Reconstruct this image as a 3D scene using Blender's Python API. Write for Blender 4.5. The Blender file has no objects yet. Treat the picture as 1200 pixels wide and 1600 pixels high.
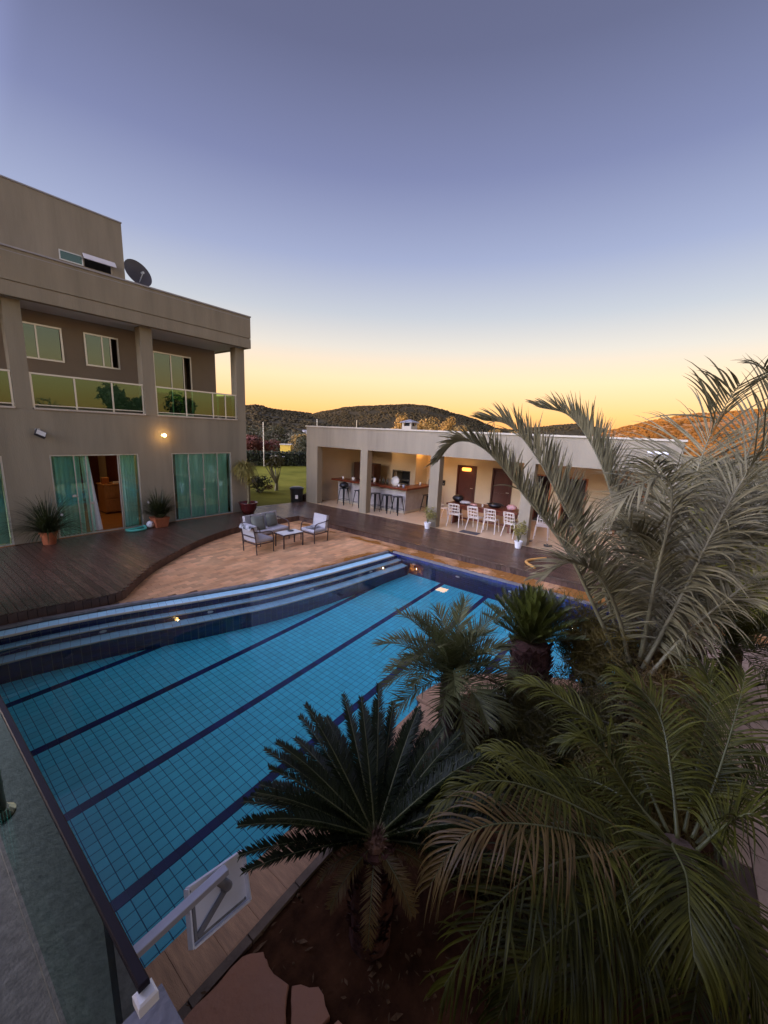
import bpy, math, random
from mathutils import Matrix, Vector, noise
from mathutils.geometry import tessellate_polygon
random.seed(7)
rad = math.radians
sc = bpy.context.scene
COL = sc.collection

# ------------------------------------------------------------------ camera
CAM_F, YAW, PITCH, ROLL = 615.2252, 0.641218480, 0.200208478, 0.0441912329
cam = bpy.data.cameras.new('camera')
camo = bpy.data.objects.new('camera', cam)
COL.objects.link(camo)
sc.camera = camo
_f = Vector((math.cos(YAW)*math.cos(PITCH), math.sin(YAW)*math.cos(PITCH), -math.sin(PITCH)))
_r = Vector((math.sin(YAW), -math.cos(YAW), 0))
_u = _r.cross(_f)
_c, _s = math.cos(ROLL), math.sin(ROLL)
_R, _U = _c*_r + _s*_u, -_s*_r + _c*_u
camo.matrix_world = Matrix(((_R.x, _U.x, -_f.x, 0), (_R.y, _U.y, -_f.y, 0), (_R.z, _U.z, -_f.z, 3.5), (0, 0, 0, 1)))
cam.sensor_fit = 'VERTICAL'
cam.sensor_height = 24
cam.lens = 24*CAM_F/1600
cam.clip_start = 0.05
cam.clip_end = 8000

# ------------------------------------------------------------------ sky, sun, exposure
SUN_AZ, SUN_EL = rad(150), rad(3.5)         # low sun behind the terrace, off to the west
sun_dir = Vector((math.cos(SUN_AZ)*math.cos(SUN_EL), math.sin(SUN_AZ)*math.cos(SUN_EL), math.sin(SUN_EL)))
w = bpy.data.worlds.new('World')
sc.world = w
w.use_nodes = True
wt = w.node_tree
for n in list(wt.nodes):
    wt.nodes.remove(n)
def wn(t, **k):
    n = wt.nodes.new(t)
    for a, b in k.items():
        setattr(n, a, b)
    return n
def lin(c):
    return tuple(((x/255)/12.92 if x <= 10 else (((x/255)+.055)/1.055)**2.4) for x in c)
wout = wn('ShaderNodeOutputWorld')
sky = wn('ShaderNodeTexSky', sky_type='NISHITA', sun_disc=False)
sky.sun_elevation = SUN_EL
sky.sun_rotation = math.atan2(sun_dir.x, sun_dir.y)
bg1 = wn('ShaderNodeBackground')
bg1.inputs[1].default_value = 0.035
wt.links.new(sky.outputs[0], bg1.inputs[0])
tc = wn('ShaderNodeTexCoord')
sep = wn('ShaderNodeSeparateXYZ')
wt.links.new(tc.outputs['Generated'], sep.inputs[0])
asn = wn('ShaderNodeMath', operation='ARCSINE')
wt.links.new(sep.outputs[2], asn.inputs[0])
dv = wn('ShaderNodeMath', operation='DIVIDE')
dv.inputs[1].default_value = math.pi/2
wt.links.new(asn.outputs[0], dv.inputs[0])
ramp = wn('ShaderNodeValToRGB')
wt.links.new(dv.outputs[0], ramp.inputs[0])
stops = [(0, (246, 158, 88)), (3, (247, 185, 116)), (7, (236, 202, 162)), (11, (205, 196, 187)), (15, (174, 177, 186)),
         (21, (140, 147, 178)), (29, (108, 113, 150)), (38, (86, 88, 119)), (50, (76, 76, 101)), (65, (71, 71, 90)), (90, (69, 69, 86))]
el = ramp.color_ramp.elements
while len(el) < len(stops):
    el.new(0.5)
for e, (d, c) in zip(el, stops):
    e.position = d/90
    e.color = lin(c) + (1,)
# broad dusk glow: the whole sky brightens evenly towards the side where the sun went down
dotn = wn('ShaderNodeVectorMath', operation='DOT_PRODUCT')
wt.links.new(tc.outputs['Generated'], dotn.inputs[0])
GLOW_EL = rad(26)
dotn.inputs[1].default_value = (math.cos(SUN_AZ)*math.cos(GLOW_EL), math.sin(SUN_AZ)*math.cos(GLOW_EL), math.sin(GLOW_EL))
mr = wn('ShaderNodeMapRange', interpolation_type='SMOOTHSTEP')
mr.inputs[1].default_value = 0.42
mr.inputs[2].default_value = 1.0
mr.inputs[3].default_value = 1.0
mr.inputs[4].default_value = 24.0
wt.links.new(dotn.outputs['Value'], mr.inputs[0])
bg2 = wn('ShaderNodeBackground')
wt.links.new(ramp.outputs[0], bg2.inputs[0])
wt.links.new(mr.outputs[0], bg2.inputs[1])
ads = wn('ShaderNodeAddShader')
wt.links.new(bg1.outputs[0], ads.inputs[0])
wt.links.new(bg2.outputs[0], ads.inputs[1])
wt.links.new(ads.outputs[0], wout.inputs[0])

sl = bpy.data.lights.new('sun', 'SUN')
sl.energy = 3.2
sl.angle = rad(0.5)
sl.color = (1.0, 0.55, 0.2)
so = bpy.data.objects.new('sun', sl)
COL.objects.link(so)
so.rotation_euler = (-sun_dir).to_track_quat('-Z', 'Y').to_euler()
so.location = (-20, 20, 30)

sc.view_settings.view_transform = 'Standard'
sc.view_settings.look = 'None'
sc.view_settings.exposure = 0.42
sc.view_settings.gamma = 1.0
sc.view_settings.use_curve_mapping = False
sc.cycles.max_bounces = 10
sc.cycles.transparent_max_bounces = 24
sc.cycles.sample_clamp_indirect = 6.0
sc.cycles.caustics_refractive = True
sc.cycles.caustics_reflective = False

# ------------------------------------------------------------------ helpers
class MB:
    def __init__(self):
        self.v, self.f = [], []
    def add(self, vs, fs):
        n = len(self.v)
        self.v += [tuple(p) for p in vs]
        self.f += [tuple(i+n for i in q) for q in fs]
        return self
    def box(self, x0, x1, y0, y1, z0, z1, bev=0.0):
        if bev <= 0:
            return self.add([(x0, y0, z0), (x1, y0, z0), (x1, y1, z0), (x0, y1, z0), (x0, y0, z1), (x1, y0, z1), (x1, y1, z1), (x0, y1, z1)],
                            [(0, 3, 2, 1), (4, 5, 6, 7), (0, 1, 5, 4), (1, 2, 6, 5), (2, 3, 7, 6), (3, 0, 4, 7)])
        b = bev
        vs = []
        for z, e in ((z0, b), (z0+b, 0), (z1-b, 0), (z1, b)):
            vs += [(x0+e, y0+e, z), (x1-e, y0+e, z), (x1-e, y1-e, z), (x0+e, y1-e, z)]
        fs = [(3, 2, 1, 0), (12, 13, 14, 15)]
        for k in range(3):
            for i in range(4):
                j = (i+1) % 4
                fs.append((k*4+i, k*4+j, k*4+4+j, k*4+4+i))
        return self.add(vs, fs)
    def obox(self, c, ax, half):          # oriented box: centre, three axes, half sizes
        c = Vector(c)
        A = [Vector(a).normalized()*h for a, h in zip(ax, half)]
        vs = [c+A[0]*i+A[1]*j+A[2]*k for k in (-1, 1) for (i, j) in ((-1, -1), (1, -1), (1, 1), (-1, 1))]
        return self.add(vs, [(0, 3, 2, 1), (4, 5, 6, 7), (0, 1, 5, 4), (1, 2, 6, 5), (2, 3, 7, 6), (3, 0, 4, 7)])
    def bar(self, a, b, w, h=None):       # square bar from a to b
        a, b = Vector(a), Vector(b)
        d = (b-a)
        L = d.length
        d.normalize()
        s = d.cross(Vector((0, 0, 1)))
        if s.length < 1e-3:
            s = Vector((1, 0, 0))
        s.normalize()
        return self.obox((a+b)/2, (d, s, s.cross(d)), (L/2, w/2, (h or w)/2))
    def tube(self, pts, r, n=8, cap=True):
        pts = [Vector(p) for p in pts]
        rs = r if isinstance(r, (list, tuple)) else [r]*len(pts)
        ref = None
        rings = []
        for i, p in enumerate(pts):
            t = (pts[min(i+1, len(pts)-1)]-pts[max(i-1, 0)])
            t.normalize()
            if ref is None:
                ref = t.orthogonal().normalized()
            s = ref-t*ref.dot(t)
            if s.length < 1e-4:
                s = t.orthogonal()
            s.normalize()
            ref = s
            q = t.cross(s)
            rings.append([p+(s*math.cos(2*math.pi*k/n)+q*math.sin(2*math.pi*k/n))*rs[i] for k in range(n)])
        vs = [v for g in rings for v in g]
        fs = []
        for i in range(len(pts)-1):
            for k in range(n):
                j = (k+1) % n
                fs.append((i*n+k, i*n+j, i*n+n+j, i*n+n+k))
        if cap:
            fs.append(tuple(range(n-1, -1, -1)))
            fs.append(tuple((len(pts)-1)*n+k for k in range(n)))
        return self.add(vs, fs)
    def lathe(self, prof, n=20, c=(0, 0, 0)):
        vs, fs = [], []
        for (r, z) in prof:
            vs += [(c[0]+r*math.cos(2*math.pi*k/n), c[1]+r*math.sin(2*math.pi*k/n), c[2]+z) for k in range(n)]
        for i in range(len(prof)-1):
            for k in range(n):
                j = (k+1) % n
                fs.append((i*n+k, i*n+j, i*n+n+j, i*n+n+k))
        fs.append(tuple(range(n-1, -1, -1)))
        fs.append(tuple((len(prof)-1)*n+k for k in range(n)))
        return self.add(vs, fs)
    def prism(self, poly, z0, z1):
        n = len(poly)
        vs = [(x, y, z0) for x, y in poly]+[(x, y, z1) for x, y in poly]
        fs = [(i, (i+1) % n, n+(i+1) % n, n+i) for i in range(n)]
        for t in tessellate_polygon([[Vector((x, y, 0)) for x, y in poly]]):
            fs.append(tuple(n+i for i in t))
            fs.append(tuple(reversed(t)))
        return self.add(vs, fs)
    def blob(self, c, r, n=8, m=6, jit=0.12, seed=0):
        rnd = random.Random(seed)
        rx, ry, rz = r if isinstance(r, (list, tuple)) else (r, r, r)
        vs = [(c[0], c[1], c[2]-rz)]
        for i in range(1, m):
            th = -math.pi/2+math.pi*i/m
            for k in range(n):
                ph = 2*math.pi*k/n
                j = 1+rnd.uniform(-jit, jit)
                vs.append((c[0]+rx*j*math.cos(th)*math.cos(ph), c[1]+ry*j*math.cos(th)*math.sin(ph), c[2]+rz*j*math.sin(th)))
        vs.append((c[0], c[1], c[2]+rz))
        fs = []
        for k in range(n):
            fs.append((0, 1+(k+1) % n, 1+k))
        for i in range(m-2):
            for k in range(n):
                a = 1+i*n
                fs.append((a+k, a+(k+1) % n, a+n+(k+1) % n, a+n+k))
        a = 1+(m-2)*n
        for k in range(n):
            fs.append((a+k, a+(k+1) % n, len(vs)-1))
        return self.add(vs, fs)
    def mesh(self, name, smooth=False):
        me = bpy.data.meshes.new(name)
        me.from_pydata(self.v, [], self.f)
        if smooth:
            me.polygons.foreach_set('use_smooth', [True]*len(me.polygons))
        me.update()
        return me

def link(name, me, mat=None, parent=None, loc=None, smooth=False):
    if isinstance(me, MB):
        me = me.mesh(name, smooth)
    if mat and not me.materials:
        me.materials.append(mat)
    o = bpy.data.objects.new(name, me)
    COL.objects.link(o)
    if parent:
        o.parent = parent
    if loc:
        o.location = loc
    return o

def tag(o, label=None, cat=None, group=None, kind=None):
    if label: o['label'] = label
    if cat: o['category'] = cat
    if group: o['group'] = group
    if kind: o['kind'] = kind
    return o

def thing(name, label, cat, loc=(0, 0, 0), rz=0, group=None):
    o = bpy.data.objects.new(name, None)
    o.empty_display_size = 0.1
    COL.objects.link(o)
    o.location = loc
    o.rotation_euler = (0, 0, rz)
    return tag(o, label, cat, group)

def wpart(name, mb, mat, root, smooth=False, sub=None):
    """a part whose mesh is given in world coordinates, under an unrotated thing"""
    p = sub or root
    base = Vector(root.location)
    if sub:
        base = Vector((0, 0, 0)) + Vector(root.location)
    mb.v = [(x-base.x, y-base.y, z-base.z) for x, y, z in mb.v]
    return link(name, mb, mat, p, None, smooth)

def copy_tree(o, parent=None):
    c = o.copy()
    COL.objects.link(c)
    if parent:
        c.parent = parent
    for ch in list(o.children):
        copy_tree(ch, c)
    return c

def catmull(P, n):
    P = [Vector(p) for p in P]
    Q = [P[0]*2-P[1]]+P+[P[-1]*2-P[-2]]
    out = []
    m = len(P)-1
    for i in range(n+1):
        t = i/n*m
        k = min(int(t), m-1)
        t -= k
        a, b, c, d = Q[k:k+4]
        out.append(0.5*((2*b)+(c-a)*t+(2*a-5*b+4*c-d)*t*t+(3*b-a-3*c+d)*t**3))
    return out

# ------------------------------------------------------------------ materials
def mat(name, color, rough=0.7, var=0.0, scale=3.0, bump=0.0, bscale=40.0, spec=0.5, metal=0.0, rnd=0.0, color2=None, detail=6.0, stretch=None, emit=None):
    m = bpy.data.materials.new(name)
    m.use_nodes = True
    t = m.node_tree
    b = t.nodes['Principled BSDF']
    b.inputs['Base Color'].default_value = tuple(color)+(1,)
    b.inputs['Roughness'].default_value = rough
    b.inputs['Metallic'].default_value = metal
    b.inputs['Specular IOR Level'].default_value = spec
    L = t.links.new
    geo = t.nodes.new('ShaderNodeNewGeometry')
    vec = geo.outputs['Position']
    if stretch:
        mp = t.nodes.new('ShaderNodeMapping')
        mp.inputs['Scale'].default_value = stretch
        L(vec, mp.inputs[0])
        vec = mp.outputs[0]
    col = None
    if var > 0 or color2:
        nz = t.nodes.new('ShaderNodeTexNoise')
        nz.inputs['Scale'].default_value = scale
        nz.inputs['Detail'].default_value = detail
        nz.inputs['Roughness'].default_value = 0.6
        L(vec, nz.inputs['Vector'])
        mx = t.nodes.new('ShaderNodeMix')
        mx.data_type = 'RGBA'
        cr = t.nodes.new('ShaderNodeMapRange')
        cr.inputs[1].default_value = 0.3
        cr.inputs[2].default_value = 0.7
        L(nz.outputs[0], cr.inputs[0])
        L(cr.outputs[0], mx.inputs[0])
        c1 = tuple(c*(1-var) for c in color)
        c2 = color2 or tuple(min(1, c*(1+var)) for c in color)
        mx.inputs[6].default_value = c1+(1,)
        mx.inputs[7].default_value = tuple(c2)+(1,)
        col = mx.outputs[2]
    if rnd > 0:
        oi = t.nodes.new('ShaderNodeObjectInfo')
        hs = t.nodes.new('ShaderNodeHueSaturation')
        mr_ = t.nodes.new('ShaderNodeMapRange')
        mr_.inputs[3].default_value = 1-rnd
        mr_.inputs[4].default_value = 1+rnd
        ml = t.nodes.new('ShaderNodeMath')
        ml.operation = 'MULTIPLY_ADD'
        ml.inputs[1].default_value = 7.31
        L(geo.outputs['Random Per Island'], ml.inputs[0])
        L(oi.outputs['Random'], ml.inputs[2])
        fr_ = t.nodes.new('ShaderNodeMath')
        fr_.operation = 'FRACT'
        L(ml.outputs[0], fr_.inputs[0])
        L(fr_.outputs[0], mr_.inputs[0])
        L(mr_.outputs[0], hs.inputs['Value'])
        if col:
            L(col, hs.inputs['Color'])
        else:
            hs.inputs['Color'].default_value = tuple(color)+(1,)
        col = hs.outputs[0]
    if col:
        L(col, b.inputs['Base Color'])
    if bump > 0:
        nb = t.nodes.new('ShaderNodeTexNoise')
        nb.inputs['Scale'].default_value = bscale
        nb.inputs['Detail'].default_value = 5
        L(vec, nb.inputs['Vector'])
        bp = t.nodes.new('ShaderNodeBump')
        bp.inputs['Strength'].default_value = bump
        bp.inputs['Distance'].default_value = 0.02
        L(nb.outputs[0], bp.inputs['Height'])
        L(bp.outputs[0], b.inputs['Normal'])
    if emit:
        b.inputs['Emission Color'].default_value = tuple(emit[:3])+(1,)
        b.inputs['Emission Strength'].default_value = emit[3]
    return m

def leafmat(name, color, color2, rough=0.45, scale=2.5, rnd=0.15, trans=0.25, spec=0.4):
    """leaves: two-tone, a little light passes through"""
    m = mat(name, color, rough, 0.25, scale, color2=color2, rnd=rnd, spec=spec)
    t = m.node_tree
    b = t.nodes['Principled BSDF']
    out = t.nodes['Material Output']
    tr = t.nodes.new('ShaderNodeBsdfTranslucent')
    src = b.inputs['Base Color'].links[0].from_socket
    t.links.new(src, tr.inputs[0])
    mx = t.nodes.new('ShaderNodeMixShader')
    mx.inputs[0].default_value = trans
    t.links.new(b.outputs[0], mx.inputs[1])
    t.links.new(tr.outputs[0], mx.inputs[2])
    t.links.new(mx.outputs[0], out.inputs[0])
    return m

def glassmat(name, tint, refl=0.08, rough=0.0, fres=1.45):
    m = bpy.data.materials.new(name)
    m.use_nodes = True
    t = m.node_tree
    for n in list(t.nodes):
        t.nodes.remove(n)
    out = t.nodes.new('ShaderNodeOutputMaterial')
    tr = t.nodes.new('ShaderNodeBsdfTransparent')
    tr.inputs[0].default_value = tuple(tint)+(1,)
    gl = t.nodes.new('ShaderNodeBsdfGlossy')
    gl.inputs['Roughness'].default_value = rough
    gl.inputs[0].default_value = (0.80, 1, 0.95, 1)
    fr = t.nodes.new('ShaderNodeFresnel')
    fr.inputs[0].default_value = fres
    ad = t.nodes.new('ShaderNodeMath')
    ad.operation = 'ADD'
    ad.use_clamp = True
    ad.inputs[1].default_value = refl
    t.links.new(fr.outputs[0], ad.inputs[0])
    mx = t.nodes.new('ShaderNodeMixShader')
    t.links.new(ad.outputs[0], mx.inputs[0])
    t.links.new(tr.outputs[0], mx.inputs[1])
    t.links.new(gl.outputs[0], mx.inputs[2])
    t.links.new(mx.outputs[0], out.inputs[0])
    return m

M = {}
M['wall'] = mat('painted_render', (0.25, 0.218, 0.152), 0.88, 0.16, 1.8, 0.3, 60, stretch=(1.3, 1.3, 0.16), detail=11)
M['wall_in'] = mat('inner_wall_paint', (0.24, 0.19, 0.135), 0.85, 0.05, 1.5, 0.15, 60)
M['pavwall'] = mat('pavilion_render', (0.265, 0.222, 0.148), 0.88, 0.16, 1.8, 0.3, 60, stretch=(1.3, 1.3, 0.16), detail=11)
M['pavin'] = mat('pavilion_inner_paint', (0.50, 0.42, 0.31), 0.75, 0.06, 1.5, 0.12, 50)
M['ceil'] = mat('white_ceiling_paint', (0.62, 0.61, 0.60), 0.9, 0.03, 2)
M['cap'] = mat('metal_coping', (0.30, 0.29, 0.29), 0.45, 0.1, 3, metal=0.4)
M['capw'] = mat('cream_coping', (0.46, 0.40, 0.29), 0.7, 0.08, 3)
M['alu'] = mat('pale_aluminium', (0.55, 0.56, 0.53), 0.35, 0.05, 5, metal=0.7)
M['white'] = mat('white_plastic', (0.82, 0.80, 0.78), 0.45, 0.04, 5)
M['sill'] = mat('cream_stone_sill', (0.50, 0.44, 0.35), 0.7, 0.12, 6)
M['dark'] = mat('dark_metal', (0.03, 0.03, 0.035), 0.4, 0.1, 8)
M['black'] = mat('black_paint', (0.012, 0.012, 0.014), 0.35, 0.1, 8)
M['deck'] = mat('dark_deck_wood', (0.085, 0.044, 0.028), 0.24, 0.35, 5, 0.3, 60, rnd=0.22, stretch=(6, 0.6, 6), color2=(0.13, 0.074, 0.05))
M['fascia'] = mat('deck_edge_wood', (0.10, 0.055, 0.038), 0.5, 0.3, 4, 0.3, 60, rnd=0.25)
M['deckbase'] = mat('deck_joists', (0.008, 0.006, 0.006), 0.9)
M['tile_floor'] = mat('pale_floor_tile', (0.66, 0.46, 0.26), 0.22, 0.06, 2)
M['redwood'] = mat('red_brown_wood', (0.13, 0.028, 0.012), 0.28, 0.3, 5, 0.1, 40, stretch=(8, 8, 1))
M['orangewood'] = mat('orange_brown_wood', (0.30, 0.10, 0.03), 0.4, 0.25, 5, stretch=(8, 8, 1))
M['lightwood'] = mat('honey_wood', (0.42, 0.22, 0.09), 0.4, 0.2, 5, stretch=(8, 8, 1))
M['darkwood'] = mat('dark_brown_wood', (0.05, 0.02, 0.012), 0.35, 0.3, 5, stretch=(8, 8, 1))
M['curtain'] = mat('white_curtain', (0.84, 0.86, 0.86), 0.9, 0.03, 4)
M['tealglass'] = glassmat('teal_glass', (0.74, 0.97, 0.90), 0.04)
M['greenglass'] = glassmat('green_tinted_glass', (0.50, 0.74, 0.56), 0.03)
M['winglass'] = glassmat('window_glass', (0.35, 0.47, 0.36), 0.07)
M['rail_glass'] = glassmat('terrace_glass', (0.26, 0.42, 0.33), 0.01)
M['soil'] = mat('red_brown_soil', (0.055, 0.021, 0.009), 0.95, 0.5, 5, 0.9, 25, spec=.1, color2=(0.10, 0.042, 0.017))
M['grass'] = mat('lawn_turf', (0.13, 0.125, 0.012), 0.95, 0.3, 0.35, 0.6, 60, spec=0.05, color2=(0.21, 0.19, 0.026))
M['field'] = mat('dry_ground', (0.13, 0.10, 0.05), 0.95, 0.4, 0.02, color2=(0.10, 0.09, 0.035))
M['grout'] = mat('paver_joint_sand', (0.13, 0.08, 0.05), 0.95, 0.3, 8)
M['stone_floor'] = mat('terrace_granite', (0.15, 0.145, 0.112), 0.85, 0.25, 30, 0.2, 80, spec=.15, color2=(0.20, 0.192, 0.15), detail=10)
M['flag'] = mat('pink_flagstone', (0.56, 0.27, 0.15), 0.85, 0.25, 3, 0.7, 22, spec=.15, rnd=0.15, color2=(0.40, 0.21, 0.13))
M['coping'] = mat('sandstone_coping', (0.52, 0.30, 0.155), 0.7, 0.22, 5, 0.5, 35, rnd=0.12, stretch=(7, 0.8, 3))
M['kerb'] = mat('bed_kerb_stone', (0.16, 0.115, 0.075), 0.85, 0.3, 6, 0.5, 30)
M['pooltile'] = mat('pale_blue_tile', (0.12, 0.88, 1.0), 0.3, 0.04, 0.7, rnd=0.06)
M['poolgrout'] = mat('pool_grout', (0.01, 0.16, 0.32), 0.8)
M['treadtile'] = mat('step_tile', (0.50, 0.86, 0.97), 0.3, 0.06, 1.0, rnd=0.07)
M['navy'] = mat('navy_tile', (0.012, 0.022, 0.13), 0.2, 0.15, 2, rnd=0.3)
M['navygrout'] = mat('navy_grout', (0.10, 0.11, 0.17), 0.8)
M['nosing'] = mat('cream_step_nosing', (0.55, 0.50, 0.36), 0.6, 0.1, 6)
M['terracotta'] = mat('terracotta', (0.36, 0.105, 0.04), 0.75, 0.2, 6, 0.2, 40)
M['maroon'] = mat('maroon_glaze', (0.09, 0.015, 0.014), 0.25, 0.2, 6)
M['fabric'] = mat('pale_grey_fabric', (0.46, 0.43, 0.42), 0.95, 0.05, 20, 0.2, 150)
M['pillow'] = mat('grey_green_fabric', (0.16, 0.165, 0.13), 0.95, 0.15, 40, 0.3, 150)
M['frame'] = mat('brown_metal_frame', (0.06, 0.035, 0.028), 0.4, 0.1, 8)
M['tabletop'] = mat('white_glass_top', (0.62, 0.60, 0.58), 0.12)
M['bark'] = mat('palm_bark', (0.055, 0.033, 0.018), 0.95, 0.4, 14, 0.8, 30, color2=(0.11, 0.07, 0.04))
M['cycbark'] = mat('cycad_bark', (0.07, 0.024, 0.014), 0.95, 0.4, 20, 0.8, 40, color2=(0.13, 0.05, 0.03))
M['silver'] = leafmat('silver_palm_leaf', (0.135, 0.115, 0.05), (0.255, 0.218, 0.115), 0.6, 3, 0.25, 0.18, spec=.3)
M['rachis'] = mat('palm_rachis', (0.19, 0.165, 0.085), 0.55, 0.2, 6)
M['rachisg'] = mat('green_rachis', (0.10, 0.10, 0.03), 0.5, 0.2, 6)
M['palm'] = leafmat('green_palm_leaf', (0.030, 0.034, 0.003), (0.108, 0.100, 0.010), 0.5, 4, 0.35, 0.2, spec=0.22)
M['palmdry'] = leafmat('yellowing_palm_leaf', (0.12, 0.075, 0.014), (0.20, 0.12, 0.03), 0.5, 4, 0.2, 0.2)
M['phx'] = leafmat('small_palm_leaf', (0.066, 0.072, 0.020), (0.145, 0.142, 0.048), 0.5, 4, 0.2, 0.2, spec=0.25)
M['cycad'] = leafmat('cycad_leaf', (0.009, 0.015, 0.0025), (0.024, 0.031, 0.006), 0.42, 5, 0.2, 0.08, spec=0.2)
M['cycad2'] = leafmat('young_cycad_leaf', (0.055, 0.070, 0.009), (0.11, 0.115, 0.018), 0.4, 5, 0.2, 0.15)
M['olive'] = leafmat('olive_twig', (0.10, 0.075, 0.012), (0.20, 0.14, 0.024), 0.6, 5, 0.2, 0.15)
M['agave'] = leafmat('agave_leaf', (0.11, 0.125, 0.07), (0.25, 0.25, 0.17), 0.5, 6, 0.1, 0.1)
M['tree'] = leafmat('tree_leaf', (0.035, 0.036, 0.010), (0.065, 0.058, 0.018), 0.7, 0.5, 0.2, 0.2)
M['hedge'] = leafmat('hedge_leaf', (0.020, 0.026, 0.008), (0.040, 0.046, 0.014), 0.7, 1.2, 0.2, 0.15)
M['redleaf'] = leafmat('red_bush_leaf', (0.10, 0.035, 0.02), (0.17, 0.05, 0.03), 0.7, 0.8, 0.2, 0.2)
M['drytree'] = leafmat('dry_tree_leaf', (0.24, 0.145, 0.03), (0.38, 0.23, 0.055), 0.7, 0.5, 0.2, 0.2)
M['ponytail'] = leafmat('yellow_green_leaf', (0.20, 0.17, 0.035), (0.34, 0.29, 0.08), 0.6, 6, 0.1, 0.25)
M['potgrass'] = leafmat('dark_strap_leaf', (0.020, 0.030, 0.008), (0.05, 0.062, 0.018), 0.5, 4, 0.2, 0.15)
M['cover'] = leafmat('ground_cover_leaf', (0.05, 0.046, 0.007), (0.12, 0.095, 0.016), 0.6, 1.5, 0.2, 0.2)
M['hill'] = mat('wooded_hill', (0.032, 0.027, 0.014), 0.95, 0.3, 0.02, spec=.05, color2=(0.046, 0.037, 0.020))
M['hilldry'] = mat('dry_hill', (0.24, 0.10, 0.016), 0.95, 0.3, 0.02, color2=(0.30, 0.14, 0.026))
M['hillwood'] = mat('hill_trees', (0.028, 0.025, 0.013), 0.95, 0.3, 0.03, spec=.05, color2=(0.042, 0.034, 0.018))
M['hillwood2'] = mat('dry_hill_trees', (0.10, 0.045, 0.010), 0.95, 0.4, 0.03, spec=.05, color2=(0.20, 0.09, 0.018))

# ------------------------------------------------------------------ plan outlines (metres; u = along the house, v = away from the terrace)
STEP_CURVE = [(0.28, 8.90), (1.04, 8.70), (1.55, 8.58), (2.11, 8.41), (2.72, 8.20), (3.79, 7.76), (4.54, 7.48), (5.32, 7.22), (6.6, 6.96), (8.0, 6.77), (9.25, 6.62)]
STEP_CURVE = [(p.x, p.y) for p in catmull([(x, y, 0) for x, y in STEP_CURVE], 60)]
NEAR_EDGE = [(9.25, -0.60), (6.45, -0.60), (6.12, 0.3), (5.78, 1.12), (5.25, 1.85), (4.65, 2.26), (4.12, 2.38), (3.98, 2.24), (0.28, 2.26)]
POOL = STEP_CURVE+NEAR_EDGE
DECK_EDGE = [(0.28, 8.97), (1.07, 8.77), (1.55, 8.68), (2.14, 8.52), (2.52, 8.43), (2.78, 8.48), (2.99, 8.70), (3.41, 9.19), (3.89, 9.66), (4.31, 9.98), (5.35, 10.71), (6.44, 11.25), (7.52, 11.53), (8.6, 11.57), (9.95, 11.5)]
DECK_EDGE = [(p.x, p.y) for p in catmull([(x, y, 0) for x, y in DECK_EDGE], 70)]
FV, PU, DZ = 13.49, 12.2, 0.2          # house front, pavilion front, deck height
WATER = -0.09
POOL_FLOOR = -1.25

def inpoly(x, y, P):
    c = False
    j = len(P)-1
    for i in range(len(P)):
        if (P[i][1] > y) != (P[j][1] > y) and x < (P[j][0]-P[i][0])*(y-P[i][1])/(P[j][1]-P[i][1])+P[i][0]:
            c = not c
        j = i
    return c
def interp(P, x):
    for (a, b), (c, d) in zip(P, P[1:]):
        if a <= x <= c:
            return b+(d-b)*(x-a)/max(1e-6, c-a)
    return P[0][1] if x < P[0][0] else P[-1][1]
def offset(P, d):                       # shift an open polyline to its right-hand side
    out = []
    for i, p in enumerate(P):
        a, b = P[max(i-1, 0)], P[min(i+1, len(P)-1)]
        t = Vector((b[0]-a[0], b[1]-a[1]))
        t.normalize()
        out.append((p[0]+t.y*d, p[1]-t.x*d))
    return out
def sheet(name, poly, z, m, holes=(), kind='structure'):
    loops = [poly]+list(holes)
    pts = [Vector((x, y, 0)) for l in loops for x, y in l]
    tris = tessellate_polygon([[Vector((x, y, 0)) for x, y in l] for l in loops])
    mb = MB()
    fs = []
    for t in tris:
        a, b, c = (pts[i] for i in t)
        fs.append(t if (b-a).cross(c-a).z > 0 else tuple(reversed(t)))
    mb.add([(p.x, p.y, z) for p in pts], fs)
    return tag(link(name, mb, m), kind=kind)

UNIT = MB().box(-.5, .5, -.5, .5, -.5, .5)
_unit = {}
def unit_mesh(m, bev=0.0):
    k = (m.name, bev)
    if k not in _unit:
        mb = MB()
        if bev:
            mb.box(-.5, .5, -.5, .5, -.5, .5, bev)
        else:
            mb.box(-.5, .5, -.5, .5, -.5, .5)
        me = mb.mesh(m.name+'_piece')
        me.materials.append(m)
        _unit[k] = me
    return _unit[k]
EYE = Vector((0, 0, 3.5))
def pieces(items, name, m, parent, limit=300, rest=None, bev=0.0):
    """items: (centre, size, rotation about z). The nearest become parts of their own, what is past the limit one joined part."""
    items = sorted(items, key=lambda q: (Vector(q[0])-EYE).length)
    base = Vector(parent.location)
    for c, s, rz in items[:limit]:
        o = link(name, unit_mesh(m, bev), None, parent)
        o.location = Vector(c)-base
        o.scale = s
        o.rotation_euler = (0, 0, rz)
    if len(items) > limit:
        mb = MB()
        for c, s, rz in items[limit:]:
            ca, sa = math.cos(rz), math.sin(rz)
            mb.obox(c, ((ca, sa, 0), (-sa, ca, 0), (0, 0, 1)), (s[0]/2, s[1]/2, s[2]/2))
        o = wpart(rest or name+'_field', mb, m, parent)
        o['kind'] = 'stuff'

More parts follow.
